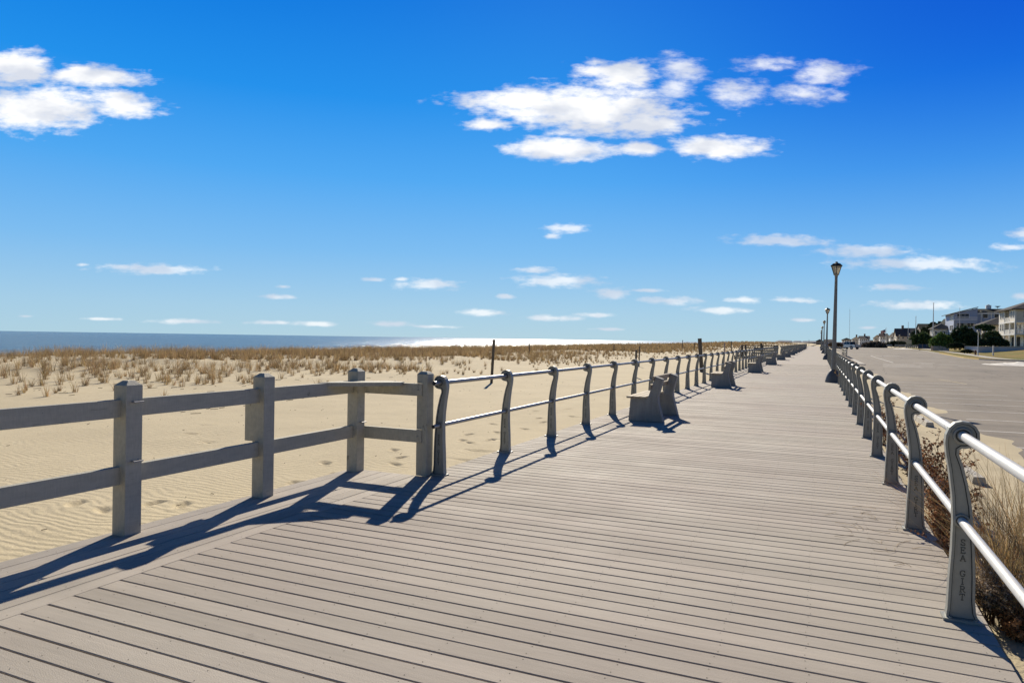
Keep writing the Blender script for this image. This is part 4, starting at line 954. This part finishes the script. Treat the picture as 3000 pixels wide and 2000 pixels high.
balus(HX+.15,HY+.15,HX+.15,HY+LY-.15,z2,A); balus(HX+.15,HY+.15,HX+10,HY+.15,z2,A); balus(HX+.15,HY+LY*.32,HX+.15,HY+LY*.66,z3,A)
for y in (HY+1.2,HY+3.4): win(A,'w',y,z3+.9,1.3,1.6,HX,1)
for y in (HY+11.6,HY+14): 
    win(A,'w',y,z3+.9,1.3,1.6,HX,1); win(A,'w',y,z2+.9,1.3,1.6,HX,1)
for y in (HY+5,HY+8.5): 
    for z in (z2,z3): win(A,'w',y,z+.3,1.5,2.0,HX+BK,1)
for x in (HX+2.3,HX+6.0,HX+9.5): win(A,'s',x,z3+.9,1.2,1.5,HY+.02,0)
for x in (HX+4.2,HX+7.5): win(A,'s',x,z2+.3,1.5,2.0,HY+BK,1)
m=MB(); m.box((HX+BK+1.4,HY+BK-.1,z1),(HX+BK+2.7,HY+BK-.01,z1+2.2)); m.build('door',m_trim,A)
m=MB(); m.box((HX+BK-.06,HY+5,z1),(HX+BK-.01,HY+8,z1+2.3)); m.build('garage_opening',m_gap,A)
m=MB(); m.box((HX+BK-.06,HY+10,z1),(HX+BK-.01,HY+13,z1+2.3)); m.build('garage_opening',m_gap,A)
for (x,y) in ((HX+1.1,HY+5.5),(HX+1.2,HY+9),(HX+3.0,HY+1.1)):
    ch=thing('balcony_chair',f'small dark chair on the {"front" if x>HX+2 else ("near" if y<HY+7 else "far")} part of the cream house balcony','chair',(x,y,z2),'chairs on the cream house balcony')
    m=MB(); m.box((x-.25,y-.25,z2+.4),(x+.25,y+.25,z2+.45)); m.build('seat',m_dark,ch); m=MB(); m.box((x+.2,y-.25,z2+.45),(x+.25,y+.25,z2+.95)); m.build('backrest',m_dark,ch)
    for a in (-.22,.22):
        for b in (-.22,.22): m=MB(); m.box((x+a-.02,y+b-.02,z2),(x+a+.02,y+b+.02,z2+.4)); m.build('leg',m_dark,ch)
# low porch wing between the two houses
Wx,Wy=at(2905,185)
Wg=thing('porch_house','low grey roofed house with a porch tucked between the blue grey and cream houses','house',(Wx,Wy,1.0))
m=MB(); m.box((Wx-1,Wy,1.0),(Wx+9,Wy+8,7.3)); m.build('wall',s_tan,Wg); hip(Wg,Wx-2.2,Wx+9,Wy-1.5,Wy+8,7.3,9.6,r_grey,.6)
for i in range(3): win(Wg,'s',Wx+.4+i*1.5,4.9,.9,1.7,Wy,0)
m=MB(); m.box((Wx-3,Wy-2.5,3.2),(Wx+6,Wy,3.5)); m.build('porch_roof',m_trim,Wg)
# blue grey house
Bx,By=at(2793,205); gb=1.0
B=thing('blue_grey_house','large blue grey beach house with white trim and dark roof','house',(Bx,By,gb))
s_=205/FPX
def hz(py,px=2800,D=205): return zat(px,py,D)
zr=hz(902,2843); zl=hz(919,2785); WB=5.9
m=MB(); m.prism([(Bx,gb-1),(Bx+WB,gb-1),(Bx+WB,zr-.1),(Bx,zl+.15)],By,By+15); m.build('wall',s_blue,B)
m=MB(); m.add([(Bx-1.0,By-.5,zl-.2),(Bx+WB+.1,By-.5,zr+.05),(Bx+WB+.1,By+15.5,zr+.05),(Bx-1.0,By+15.5,zl-.2),(Bx-1.0,By-.5,zl),(Bx+WB+.1,By-.5,zr+.25),(Bx+WB+.1,By+15.5,zr+.25),(Bx-1.0,By+15.5,zl)],[(3,2,1,0),(4,5,6,7),(0,1,5,4),(1,2,6,5),(2,3,7,6),(3,0,4,7)]); m.build('roof',r_grey,B)
# right wing
m=MB(); m.box((Bx+WB+.01,By+1.5,gb-1),(Bx+17,By+14,hz(917,2860))); m.build('wall',s_blue,B)
zw=hz(917,2860)
m=MB(); m.add([(Bx+WB,By+1.1,zw),(Bx+17.5,By+1.1,zw+.0),(Bx+17.5,By+7.5,zr),(Bx+WB,By+7.5,zr),(Bx+WB,By+14,zw),(Bx+17.5,By+14,zw)],[(0,1,2,3),(3,2,5,4),(0,3,4),(1,5,2)]); m.build('roof',r_dark,B)
m=MB(); m.box((Bx+WB,By+1.0,zw-.35),(Bx+17.5,By+1.09,zw+.02)); m.build('fascia_board',m_trim,B)
zt=hz(937,2800); zb_=hz(962,2800)
for z,h in ((zt,(937-922)*s_),(zt-3.0,1.5),(zt-5.3,1.3)):
    win(B,'w',By+2.2,z,2.2,h*.95,Bx,1); win(B,'w',By+5.4,z,2.2,h*.95,Bx,1)
win(B,'s',Bx+2.3,hz(932,2815),3.0,1.25,By,2)
win(B,'s',Bx+1.7,hz(956,2812),1.6,1.0,By,1); win(B,'s',Bx+4.2,hz(956,2830),1.6,1.0,By,1)
m=MB(); zc=hz(936,2815); m.box((Bx+.0,By-1.6,zc-.18),(Bx+WB-.3,By-.01,zc)); m.build('balcony_floor',m_trim,B)
balus(Bx,By-1.55,Bx+WB-.3,By-1.55,zc,B,.75)
m=MB(); zc2=hz(946,2815); m.box((Bx,By-1.6,zc2-.15),(Bx+WB-.3,By-1.55,zc-.2)); m.build('balcony_skirt',s_blue,B)
for i,x in enumerate((8.1,11.0,13.4)):
    for z,h in ((hz(931,2860),1.25),(hz(960,2860),1.2)): win(B,'s',Bx+x,z,1.2 if i<2 else .7,h,By+1.5,0)
for x in (7.1,9.6,12.3,14.6): m=MB(); m.box((Bx+x-.12,By+1.40,gb),(Bx+x+.12,By+1.495,zw-.36)); m.build('corner_board',m_trim,B)
m=MB(); m.box((Bx+14.62,By+1.36,gb),(Bx+17.2,By+1.39,zw-.36)); m.build('entry_surround',m_trim,B)
m=MB(); zz=hz(926,2895); m.prism([(Bx+15.9+.62*math.cos(t),zz+.62*math.sin(t)) for t in np.linspace(0,math.pi,12)],By+1.33,By+1.355); m.build('arched_window',m_glass,B)
win(B,'s',Bx+15.9,hz(940,2895),1.25,1.2,By+1.36,0)
m=MB(); m.box((Bx+9.3,By+7,zr-.3),(Bx+10.6,By+8,hz(892,2863))); m.cyl((Bx+9.95,By+7.5,hz(892,2863)),(Bx+9.95,By+7.5,hz(889.5,2863)),.3,n=10); m.build('chimney',m_trim,B)
m=MB(); m.lathe((Bx+12.3,By+7.6,zr+.55),[(.05,-.7),(.05,-.15),(.35,-.05),(.75,.18),(.78,.22)],n=16); m.build('satellite_dish',m_lcap,B)
m=MB(); m.beam((Bx+7.3,By+3.2,zw+(zr-zw)*.33+.12),(Bx+8.6,By+3.2,zw+(zr-zw)*.33+.12),1.0,.12); m.build('skylight',m_trim,B)
# generic smaller houses
def house(px0,px1,ytop,yeave,ybot,D,wallm,roofm_,label,axis='x',depth=9,chim=False,nw=3,rows=2,name='beach_house',hp=False,grp='distant beach houses along the street',porch=False):
    x0,y0=at(px0,D); x1,_=at(px1,D); x1=x0+(px1-px0)*D/FPX*.98; z0=zat((px0+px1)/2,ybot,D); ze=zat((px0+px1)/2,yeave,D); zr_=zat((px0+px1)/2,ytop,D)
    r=thing(name,label,'house',(x0,y0,z0),grp)
    m=MB(); m.box((x0,y0,z0-1),(x1,y0+depth,ze)); m.build('wall',wallm,r)
    if hp: hip(r,x0,x1,y0,y0+depth,ze,zr_,roofm_,.5)
    else: gable(r,'roof',x0,x1,y0,y0+depth,ze,zr_,axis,roofm_,gmat=wallm)
    H=ze-z0
    for k in range(rows):
        zz=z0+H*(k+.35)/rows
        for i in range(nw):
            a=x0+(x1-x0)*(i+.5)/nw; win(r,'s',a,zz,(x1-x0)/nw*.42,H/rows*.42,y0,0)
        win(r,'w',y0+depth*.3,zz,depth*.16,H/rows*.42,x0,0); win(r,'w',y0+depth*.7,zz,depth*.16,H/rows*.42,x0,0)
    if chim:
        m=MB(); c=x0+(x1-x0)*.55; m.box((c-.5,y0+depth/2-.5,zr_-.6),(c+.5,y0+depth/2+.5,zr_+1.6)); m.build('chimney',s_dk,r)
    if porch:
        m=MB(); m.box((x0-.6,y0-2.2,z0+H*.48),(x1,y0-.01,z0+H*.48+.25)); m.build('porch_roof',m_trim,r)
        for i in range(4): a=x0-.4+(x1-x0)*i/3; m=MB(); m.box((a-.1,y0-2.1,z0),(a+.1,y0-1.9,z0+H*.48)); m.build('porch_column',m_trim,r)
    return r
house(2759,2790,933,955,1000,225,s_grey,r_dark,'grey gabled house just left of the blue grey house','y',9,nw=2)
house(2735,2779,947,962,1000,215,s_tan,r_grey,'low tan house with hipped porch roof below the grey gable','x',8,hp=True,nw=4,rows=1,porch=True)
house(2696,2758,948,965,1000,310,s_dk,r_dark,'long dark roofed house behind the dark tree mass','x',14,nw=5)
house(2626,2661,962,984,1008,330,s_tan,r_brown,'house with a big brown gable roof and a chimney','x',12,chim=True,nw=3)
house(2648,2694,961,978,1008,350,s_grey,r_grey,'pale grey roofed house right of the brown roof','x',12,nw=4,porch=True)
house(2608,2627,974,984,1009,360,s_white,r_grey,'white house left of the brown gable roof','y',9,nw=2)
house(2578,2598,977,986,1009,420,s_white,r_brown,'white house with red brown roof left of the flag','x',9,chim=True,nw=3)
house(2561,2579,981,989,1009,440,s_tan,r_grey,'tan house left of the red brown roof','y',9,nw=2)
house(2596,2609,981,990,1009,400,s_grey,r_dark,'small grey house right of the flag','y',9,nw=2)
house(2518,2545,984,992,1010,480,s_white,r_grey,'wide white far house behind the truck tailgate','x',12,chim=True,nw=5)
house(2497,2519,986,993,1010,500,s_tan,r_grey,'tan far house above the pickup truck','y',12,chim=True,nw=3)
house(2467,2492,989,995,1010,520,s_white,r_dark,'small far house above the truck cab','x',10,nw=4,hp=True)
house(2415,2438,994,999,1008,600,s_grey,r_grey,'blurred grey building between the second and third lamps','x',12,nw=4)
house(2391,2410,993,999,1006,560,s_dk,r_dark,'dark hip roofed pavilion at the far end of the boardwalk','x',10,nw=3,hp=True,rows=1,name='pavilion')
house(2545,2562,996,1000,1010,560,s_grey,r_grey,'tiny far house between the truck and the tan house','x',9,nw=3)
# ------------------------------------------------------------------ retaining wall, fences, sign
rw=thing('retaining_wall','long white rendered retaining wall behind the lawn at right','wall',(32,165,0))
m=MB(); x0,y0=at(2827,139); x1,y1=at(2867,134); zt_=1.35
m.beam((x0,y0,zt_-.95),(x1,y1,zt_-.95),.3,1.9); m.beam((x1,y1,zt_-.95),(x1+26,y1+1.0,zt_-.62),.3,1.9); m.build('wall_face',M('white_render',(.62,.61,.62),.85,.1,.6),rw)
m=MB(); m.beam((x0,y0,zt_+.03),(x1,y1,zt_+.03),.42,.08); m.beam((x1,y1,zt_+.03),(x1+26,y1+1.0,zt_+.36),.42,.08); m.build('coping',m_kerb,rw)
fp=M('weathered_beige_boards',(.72,.58,.46),.85,.3,3)
for i,(a,b) in enumerate(((2729,2753),(2755,2781))):
    x0,y0=at(a,147); x1,y1=at(b,147); z0=zat(2755,1027,147); z1_=zat(2755,1013,147)
    f_=thing('board_fence_panel',('left beige board fence panel below the bright green shrub','right beige board fence panel below the bright green shrub')[i],'fence',(x0,y0,z0),'beige board fence panels')
    n=11
    for k in range(n):
        t=k/n; m=MB(); xa=x0+(x1-x0)*t; ya=y0+(y1-y0)*t; m.box((xa,ya,z0),(xa+(x1-x0)/n*.93,ya+.03,z1_-random.uniform(0,.12))); m.build('board',fp,f_)
    m=MB(); m.box((x0-.08,y0-.08,z0),(x0+.02,y0+.05,z1_+.1)); m.build('post',fp,f_)
x0,y0=at(2689,168); x1,y1=at(2728,165); z0=zat(2700,1021,166); z1_=zat(2700,1008,166)
f_=thing('blue_fence','dark blue board fence under the broad shrub','fence',(x0,y0,z0)); m=MB(); m.beam((x0,y0,(z0+z1_)/2),(x1,y1,(z0+z1_)/2),.08,z1_-z0); m.build('panel',M('dark_blue_boards',(.04,.07,.11),.8,.3,2),f_)
for px in (2690,2703,2716,2727): x,y=at(px,165.5); m=MB(); m.box((x-.07,y-.12,z0),(x+.07,y-.0,z1_+.08)); m.build('post',m_dark,f_)
for i,px in enumerate((2656,2662,2668,2674,2679,2685)):
    x,y=at(px,170); z0=zat(px,1019,170); h=(11.5 if i<3 else 9)*170/FPX
    b_=thing('timber_bollard',f'{("first","second","third","fourth","fifth","sixth")[i]} from the left of the grey timber bollards by the cream sign','bollard',(x,y,z0),'timber bollards by the street')
    m=MB(); m.box((x-.16,y-.16,z0),(x+.16,y+.16,z0+h-.1)); m.build('shaft',m_wpost,b_); m=MB(); m.box((x-.19,y-.19,z0+h-.1),(x+.19,y+.19,z0+h)); m.build('cap',m_wpost,b_)
x,y=at(2663,171); z0=zat(2663,1018,171); sg=thing('sign_board','blank cream sign board on two posts left of the broad shrub','sign',(x,y,z0))
m=MB(); m.box((x-.55,y-.03,z0+.95),(x+.55,y+.03,z0+1.95)); m.build('panel',M('cream_board',(.62,.55,.38),.7,.1,bd=0),sg)
for a in (-.45,.45): m=MB(); m.box((x+a-.05,y+.035,z0),(x+a+.05,y+.12,z0+1.95)); m.build('post',m_dark,sg)
for i,(px,yb,D) in enumerate(((2606,1016,255),(2630,1017,240),(2645,1017,235))):
    x,y=at(px,D); z0=zat(px,yb,D); pt=thing('street_bench',f'{("left","middle","right")[i]} of three small pale benches across the far street','bench',(x,y,z0),'small pale benches across the street')
    m=MB(); m.box((x-.9,y-.25,z0+.4),(x+.9,y+.2,z0+.5)); m.build('seat',m_kerb,pt); m=MB(); m.box((x-.9,y+.2,z0+.5),(x+.9,y+.26,z0+.95)); m.build('backrest',m_kerb,pt)
    for a in (-.75,.75): m=MB(); m.box((x+a-.08,y-.2,z0),(x+a+.08,y+.2,z0+.4)); m.build('leg',m_conc,pt)
# ------------------------------------------------------------------ street lamps, flagpoles across the street
m_lp=M('pale_lamp_pole',(.82,.82,.78),.5,.1,bd=0); m_cone=mat('milky_lamp_globe',(.7,.66,.5),.4)
def slamp(px,yb,yt,label,D=None):
    D=D or 4.4*FPX/(yb-yt); x,y=at(px,D); z0=zat(px,yb,D); H=(yb-yt)*D/FPX
    r=thing('globe_street_lamp',label,'street lamp',(x,y,z0),'street lamps across the parking lot')
    m=MB(); m.lathe((x,y,z0),[(.14,0),(.12,.25),(.075,.3),(.06,H-.55),(.1,H-.5)],n=10); m.build('pole',m_lp,r)
    m=MB(); m.lathe((x,y,z0),[(.1,H-.5),(.2,H-.2),(.19,H-.18)],n=8); m.build('lantern_glass',m_cone,r)
    m=MB(); m.lathe((x,y,z0),[(.25,H-.19),(.1,H-.06),(.03,H)],n=8); m.build('lantern_cap',m_lcap,r); return r
slamp(2865.5,1046,966,'nearest white street lamp before the retaining wall, hydrant at its foot')
slamp(2738,1029,972,'street lamp in front of the bright green shrub')
slamp(2665,1016,976,'street lamp beside the cream sign board')
slamp(2635.6,1013,980,'street lamp before the brown gable roof house')
slamp(2627,1013,986,'shorter lamp just left of the brown gable roof house')
slamp(2604,1013,987,'far street lamp right of the flag')
x,y=at(2864,115.5); z0=lawnz(x,y); hy=thing('fire_hydrant','dark brown fire hydrant at the foot of the nearest street lamp','hydrant',(x,y,z0))
m=MB(); m.lathe((x-.35,y-.3,z0-.05),[(.2,0),(.2,.06),(.14,.08),(.14,.6),(.19,.62),(.19,.68),(.12,.8),(.03,.88)],n=12); m.build('barrel',M('rusty_hydrant',(.16,.08,.05),.7,.3),hy)
m=MB(); m.cyl((x-.6,y-.3,z0+.45),(x-.1,y-.3,z0+.45),.07,n=8); m.build('nozzle',m_dark,hy)
x,y=at(2910,112); z0=lawnz(x,y); wp=thing('white_marker_post','slim white marker post on the lawn right of the nearest street lamp','post',(x,y,z0))
m=MB(); m.box((x-.1,y-.06,z0-.1),(x+.1,y+.06,z0+1.6)); m.build('shaft',m_trim,wp); m=MB(); m.box((x-.12,y-.08,z0+1.6),(x+.12,y+.08,z0+1.64)); m.build('cap',m_trim,wp)
for px,yt,yb,D,r_,lab in ((2733,889,1005,200,.12,'tallest white flagpole left of the blue grey house'),(2682,928,1010,240,.11,'bare flagpole right of the brown roofed house'),(2660,945,1010,260,.08,'thin bare flagpole above the cream sign board'),(2810,904,1000,190,.06,'thin bare flagpole in front of the blue grey house'),(2597,960,1012,300,.05,'thin bare pole right of the flag'),(2594,963,1017,290,.09,'flagpole flying the striped flag')):
    x,y=at(px,D); z0=zat(px,yb,D); H=(yb-yt)*D/FPX; fpo=thing('flagpole',lab,'flagpole',(x,y,z0),'flagpoles among the beach houses')
    m=MB(); m.cyl((x,y,z0),(x,y,z0+H),r_*1.5,r_*.7,n=8); m.build('pole',m_lp,fpo); m=MB(); m.lathe((x,y,z0+H),[(.02,-.02),(r_*1.6,.08),(r_*1.6,.16),(.02,.26)],n=8); m.build('finial',m_lp,fpo)
    if px==2594:
        def fm(name,col): return M(name,col,.8,.1,bd=0)
        fred,fwh,fbl=fm('flag_red',(.45,.07,.06)),fm('flag_white',(.6,.57,.52)),fm('flag_blue',(.03,.06,.18))
        fl=MB(); n=12; wv_=1.75; hh=1.25; z_t=z0+H-.3
        for i in range(n):
            for j in range(13):
                q=[]
                for (a,b) in ((i,j),(i+1,j),(i+1,j+1),(i,j+1)):
                    t=a/n; q.append((x-.1-wv_*t,y+.12*math.sin(t*7),z_t-hh*b/13-.55*t+.06*math.sin(t*6)))
                mi=2 if (i<5 and j<7) else (0 if j%2==0 else 1); fl.add(q,[(0,1,2,3)],mi)
        f_o=fl.build('flag',[fred,fwh,fbl]); so=f_o.modifiers.new('t','SOLIDIFY'); so.thickness=.01
        f_o.location=(0,0,0); tag(f_o,'red and white striped flag with blue corner flying from its pole','flag')
# radio mast
x,y=at(2488,900); z0=0; H=zat(2490,906,900); rm=thing('radio_mast','very thin distant radio mast above the parked pickup truck','mast',(x,y,z0))
m=MB()
for a in (0,2.09,4.19): m.cyl((x+.25*math.cos(a),y+.25*math.sin(a),0),(x+.25*math.cos(a),y+.25*math.sin(a),H),.07,n=4)
for i in range(int(H/1.5)): 
    a=2.09*(i%3); m.cyl((x+.25*math.cos(a),y+.25*math.sin(a),i*1.5),(x+.25*math.cos(a+2.09),y+.25*math.sin(a+2.09),i*1.5+1.5),.03,n=3)
m.build('lattice',M('mast_steel',(.3,.3,.32),.6,.1,bd=0),rm)
m=MB(); m.cyl((x,y,H),(x,y,H+3),.05,.02,n=5); m.build('antenna_tip',m_steel,rm)
# ------------------------------------------------------------------ vehicles
def paint(name,col): return mat(name,col,.3,.3,.5)
m_tyre=M('tyre_rubber',(.02,.02,.02),.9,.1,bd=0); m_rim=mat('alloy_rim',(.35,.35,.36),.35,.8)
def vehicle(kind,x,y,z,rz,body,label,L=5.7,W=1.95):
    r=thing('pickup_truck' if kind=='pickup' else 'parked_car',label,'pickup truck' if kind=='pickup' else 'car',(x,y,z),'cars parked by the boardwalk',rz)
    hw=W/2   # local +x is forward
    wh=.39 if kind=='pickup' else .33; fx,rx=(L/2-1.0,-L/2+1.25) if kind=='pickup' else (L/2-.85,-L/2+.85)
    def arch(xc,lo): return [(xc+(wh+.08)*math.cos(t),lo+(wh+.08)*math.sin(t)) for t in np.linspace(0,math.pi,8)]
    if kind=='pickup':
        lo=.45; o=[(L/2,lo+.05),(L/2+.02,.95),(L/2-.15,1.12),(L/2-1.35,1.18),(-L/2+2.0,1.22),(-L/2,1.18),(-L/2,lo+.1)]
    else:
        lo=.3; o=[(L/2,lo+.05),(L/2,.7),(L/2-.9,.9),(-L/2+.3,.98),(-L/2,.9),(-L/2,lo+.1)]
    low=[(-L/2+.05,lo)]+[(rx-wh-.08,lo)]+[(2*rx-a,b) for a,b in [] ]
    pts=o+[(-L/2+.03,lo)]+[p for p in reversed(arch(rx,lo))]+[p for p in reversed(arch(fx,lo))]+[(L/2-.02,lo)]
    m=MB(); m.prism(pts,-hw,hw); m.build('body',body,r,world=False,bevel=.03)
    if kind=='pickup': cab=[(L/2-1.3,1.18),(L/2-2.05,1.83),(L/2-3.5,1.9),(-L/2+1.95,1.86),(-L/2+1.85,1.22)]
    else: cab=[(L/2-1.1,.9),(L/2-1.95,1.42),(-L/2+1.1,1.46),(-L/2+.25,.98)]
    m=MB(); n=len(cab); a=[(p[0],-hw+.06+(.16 if p[1]>1.3 else 0),p[1]) for p in cab]; b=[(p[0],hw-.06-(.16 if p[1]>1.3 else 0),p[1]) for p in cab]
    m.add(a+b,[tuple(range(n)),tuple(range(2*n-1,n-1,-1))]+[(i,n+i,n+(i+1)%n,(i+1)%n) for i in range(n)]); m.build('cabin_glass',m_glass,r,world=False)
    top=max(p[1] for p in cab); m=MB(); tx=[p[0] for p in cab if p[1]>top-.1]; m.box((min(tx)-.05,-hw+.2,top-.06),(max(tx)+.1,hw-.2,top+.03))
    for s in (-1,1):
        for xx in (cab[0][0]-.4,(cab[0][0]+cab[-1][0])/2-.1,cab[-1][0]+.02): m.beam((xx,s*(hw-.07),cab[-1][1]-.02),(xx-.02 if xx<cab[0][0]-.5 else xx-.42,s*(hw-.21),top-.03),.06,.1)
    m.build('roof',body,r,world=False,bevel=.02)
    for xx in (fx,rx):
        for s in (-1,1):
            m=MB(); m.cyl((xx,s*(hw-.24),wh),(xx,s*(hw+.01),wh),wh,n=20); wo_=m.build('wheel',m_tyre,r,world=False)
            m=MB(); m.cyl((xx,s*(hw+.011),wh),(xx,s*(hw+.02),wh),wh*.6,n=12); ri=m.build('rim',m_rim,wo_,world=False)
    for s in (-1,1):
        m=MB(); m.box((L/2-.02,s*(hw-.25)-.18,.78),(L/2+.03,s*(hw-.25)+.18,.95)); m.build('headlight',m_trim,r,world=False)
        m=MB(); m.box((-L/2-.02,s*(hw-.1)-.08,.8),(-L/2+.02,s*(hw-.1)+.08,1.1)); m.build('tail_light',mat('tail_red',(.35,.02,.02),.4),r,world=False)
    m=MB(); m.box((-L/2-.1,-hw+.05,.5),(-L/2-.005,hw-.05,.68)); m.box((L/2+.03,-hw+.05,.42),(L/2+.1,hw-.05,.62)); m.build('bumper',m_steel if kind=='pickup' else m_tyre,r,world=False)
    if kind=='pickup':
        m=MB(); m.box((-L/2+.08,-hw+.1,1.222),(-L/2+1.75,hw-.1,1.228)); m.build('truck_bed',m_tyre,r,world=False)
    return r
x,y=at(2489,172); vehicle('pickup',x,y,.16,R(90+40),paint('silver_paint',(.66,.66,.63)),'silver four door pickup truck parked facing the boardwalk')
x,y=at(2454,186); vehicle('car',x,y,.18,R(90+42),paint('white_car_paint',(.7,.7,.68)),'white car partly hidden behind the pickup truck and lamp pole',4.5,1.8)
x,y=at(2453,200); vehicle('car',x,y,.35,R(90+50),paint('red_car_paint',(.32,.02,.025)),'dark red car behind the white car',4.8,1.9)
x,y=at(2434,205); vehicle('car',x,y,.2,R(90+50),paint('pale_car_paint',(.6,.58,.55)),'pale car seen between two lamp poles',4.5,1.8)
# ------------------------------------------------------------------ far headlands
def headland(name,pts,D,th,mat_):
    m=MB(); 
    top=[]; 
    f_=[]; n=len(pts)
    V=[]
    for px,pyt in pts:
        x,y=at(px,D); x2,y2=at(px,D+th); zt=zat(px,pyt,D)
        V+= [(x,y,-4),(x,y,zt*.6-1),(x+(x2-x)*.15,y+(y2-y)*.15,zt),(x2,y2,zt),(x2,y2,-4)]
    for i in range(n-1):
        a=i*5; b=a+5
        for k_ in range(4): f_.append((a+k_,b+k_,b+k_+1,a+k_+1))
    m.add(V,f_); return tag(m.build(name,mat_),kind='structure')
m_far=M('hazy_far_coast',(.17,.20,.24),.95,.15,.02,bd=0,geo=True)  # blue-grey distance haze is painted into the coast colour
headland('hills',[(2270,1003.5),(2272,999.5),(2282,996),(2318,997),(2321,999.5),(2328,997.5),(2344,997.5),(2349,1000),(2353,998),(2385,998),(2400,999),(2440,1001),(2520,1003),(2620,1005)],2600,300,m_far)
headland('far_shore',[(2138,1003.4),(2146,1001.8),(2165,1001.6),(2200,1003),(2235,1003.3),(2300,1003.8)],5200,300,m_far)
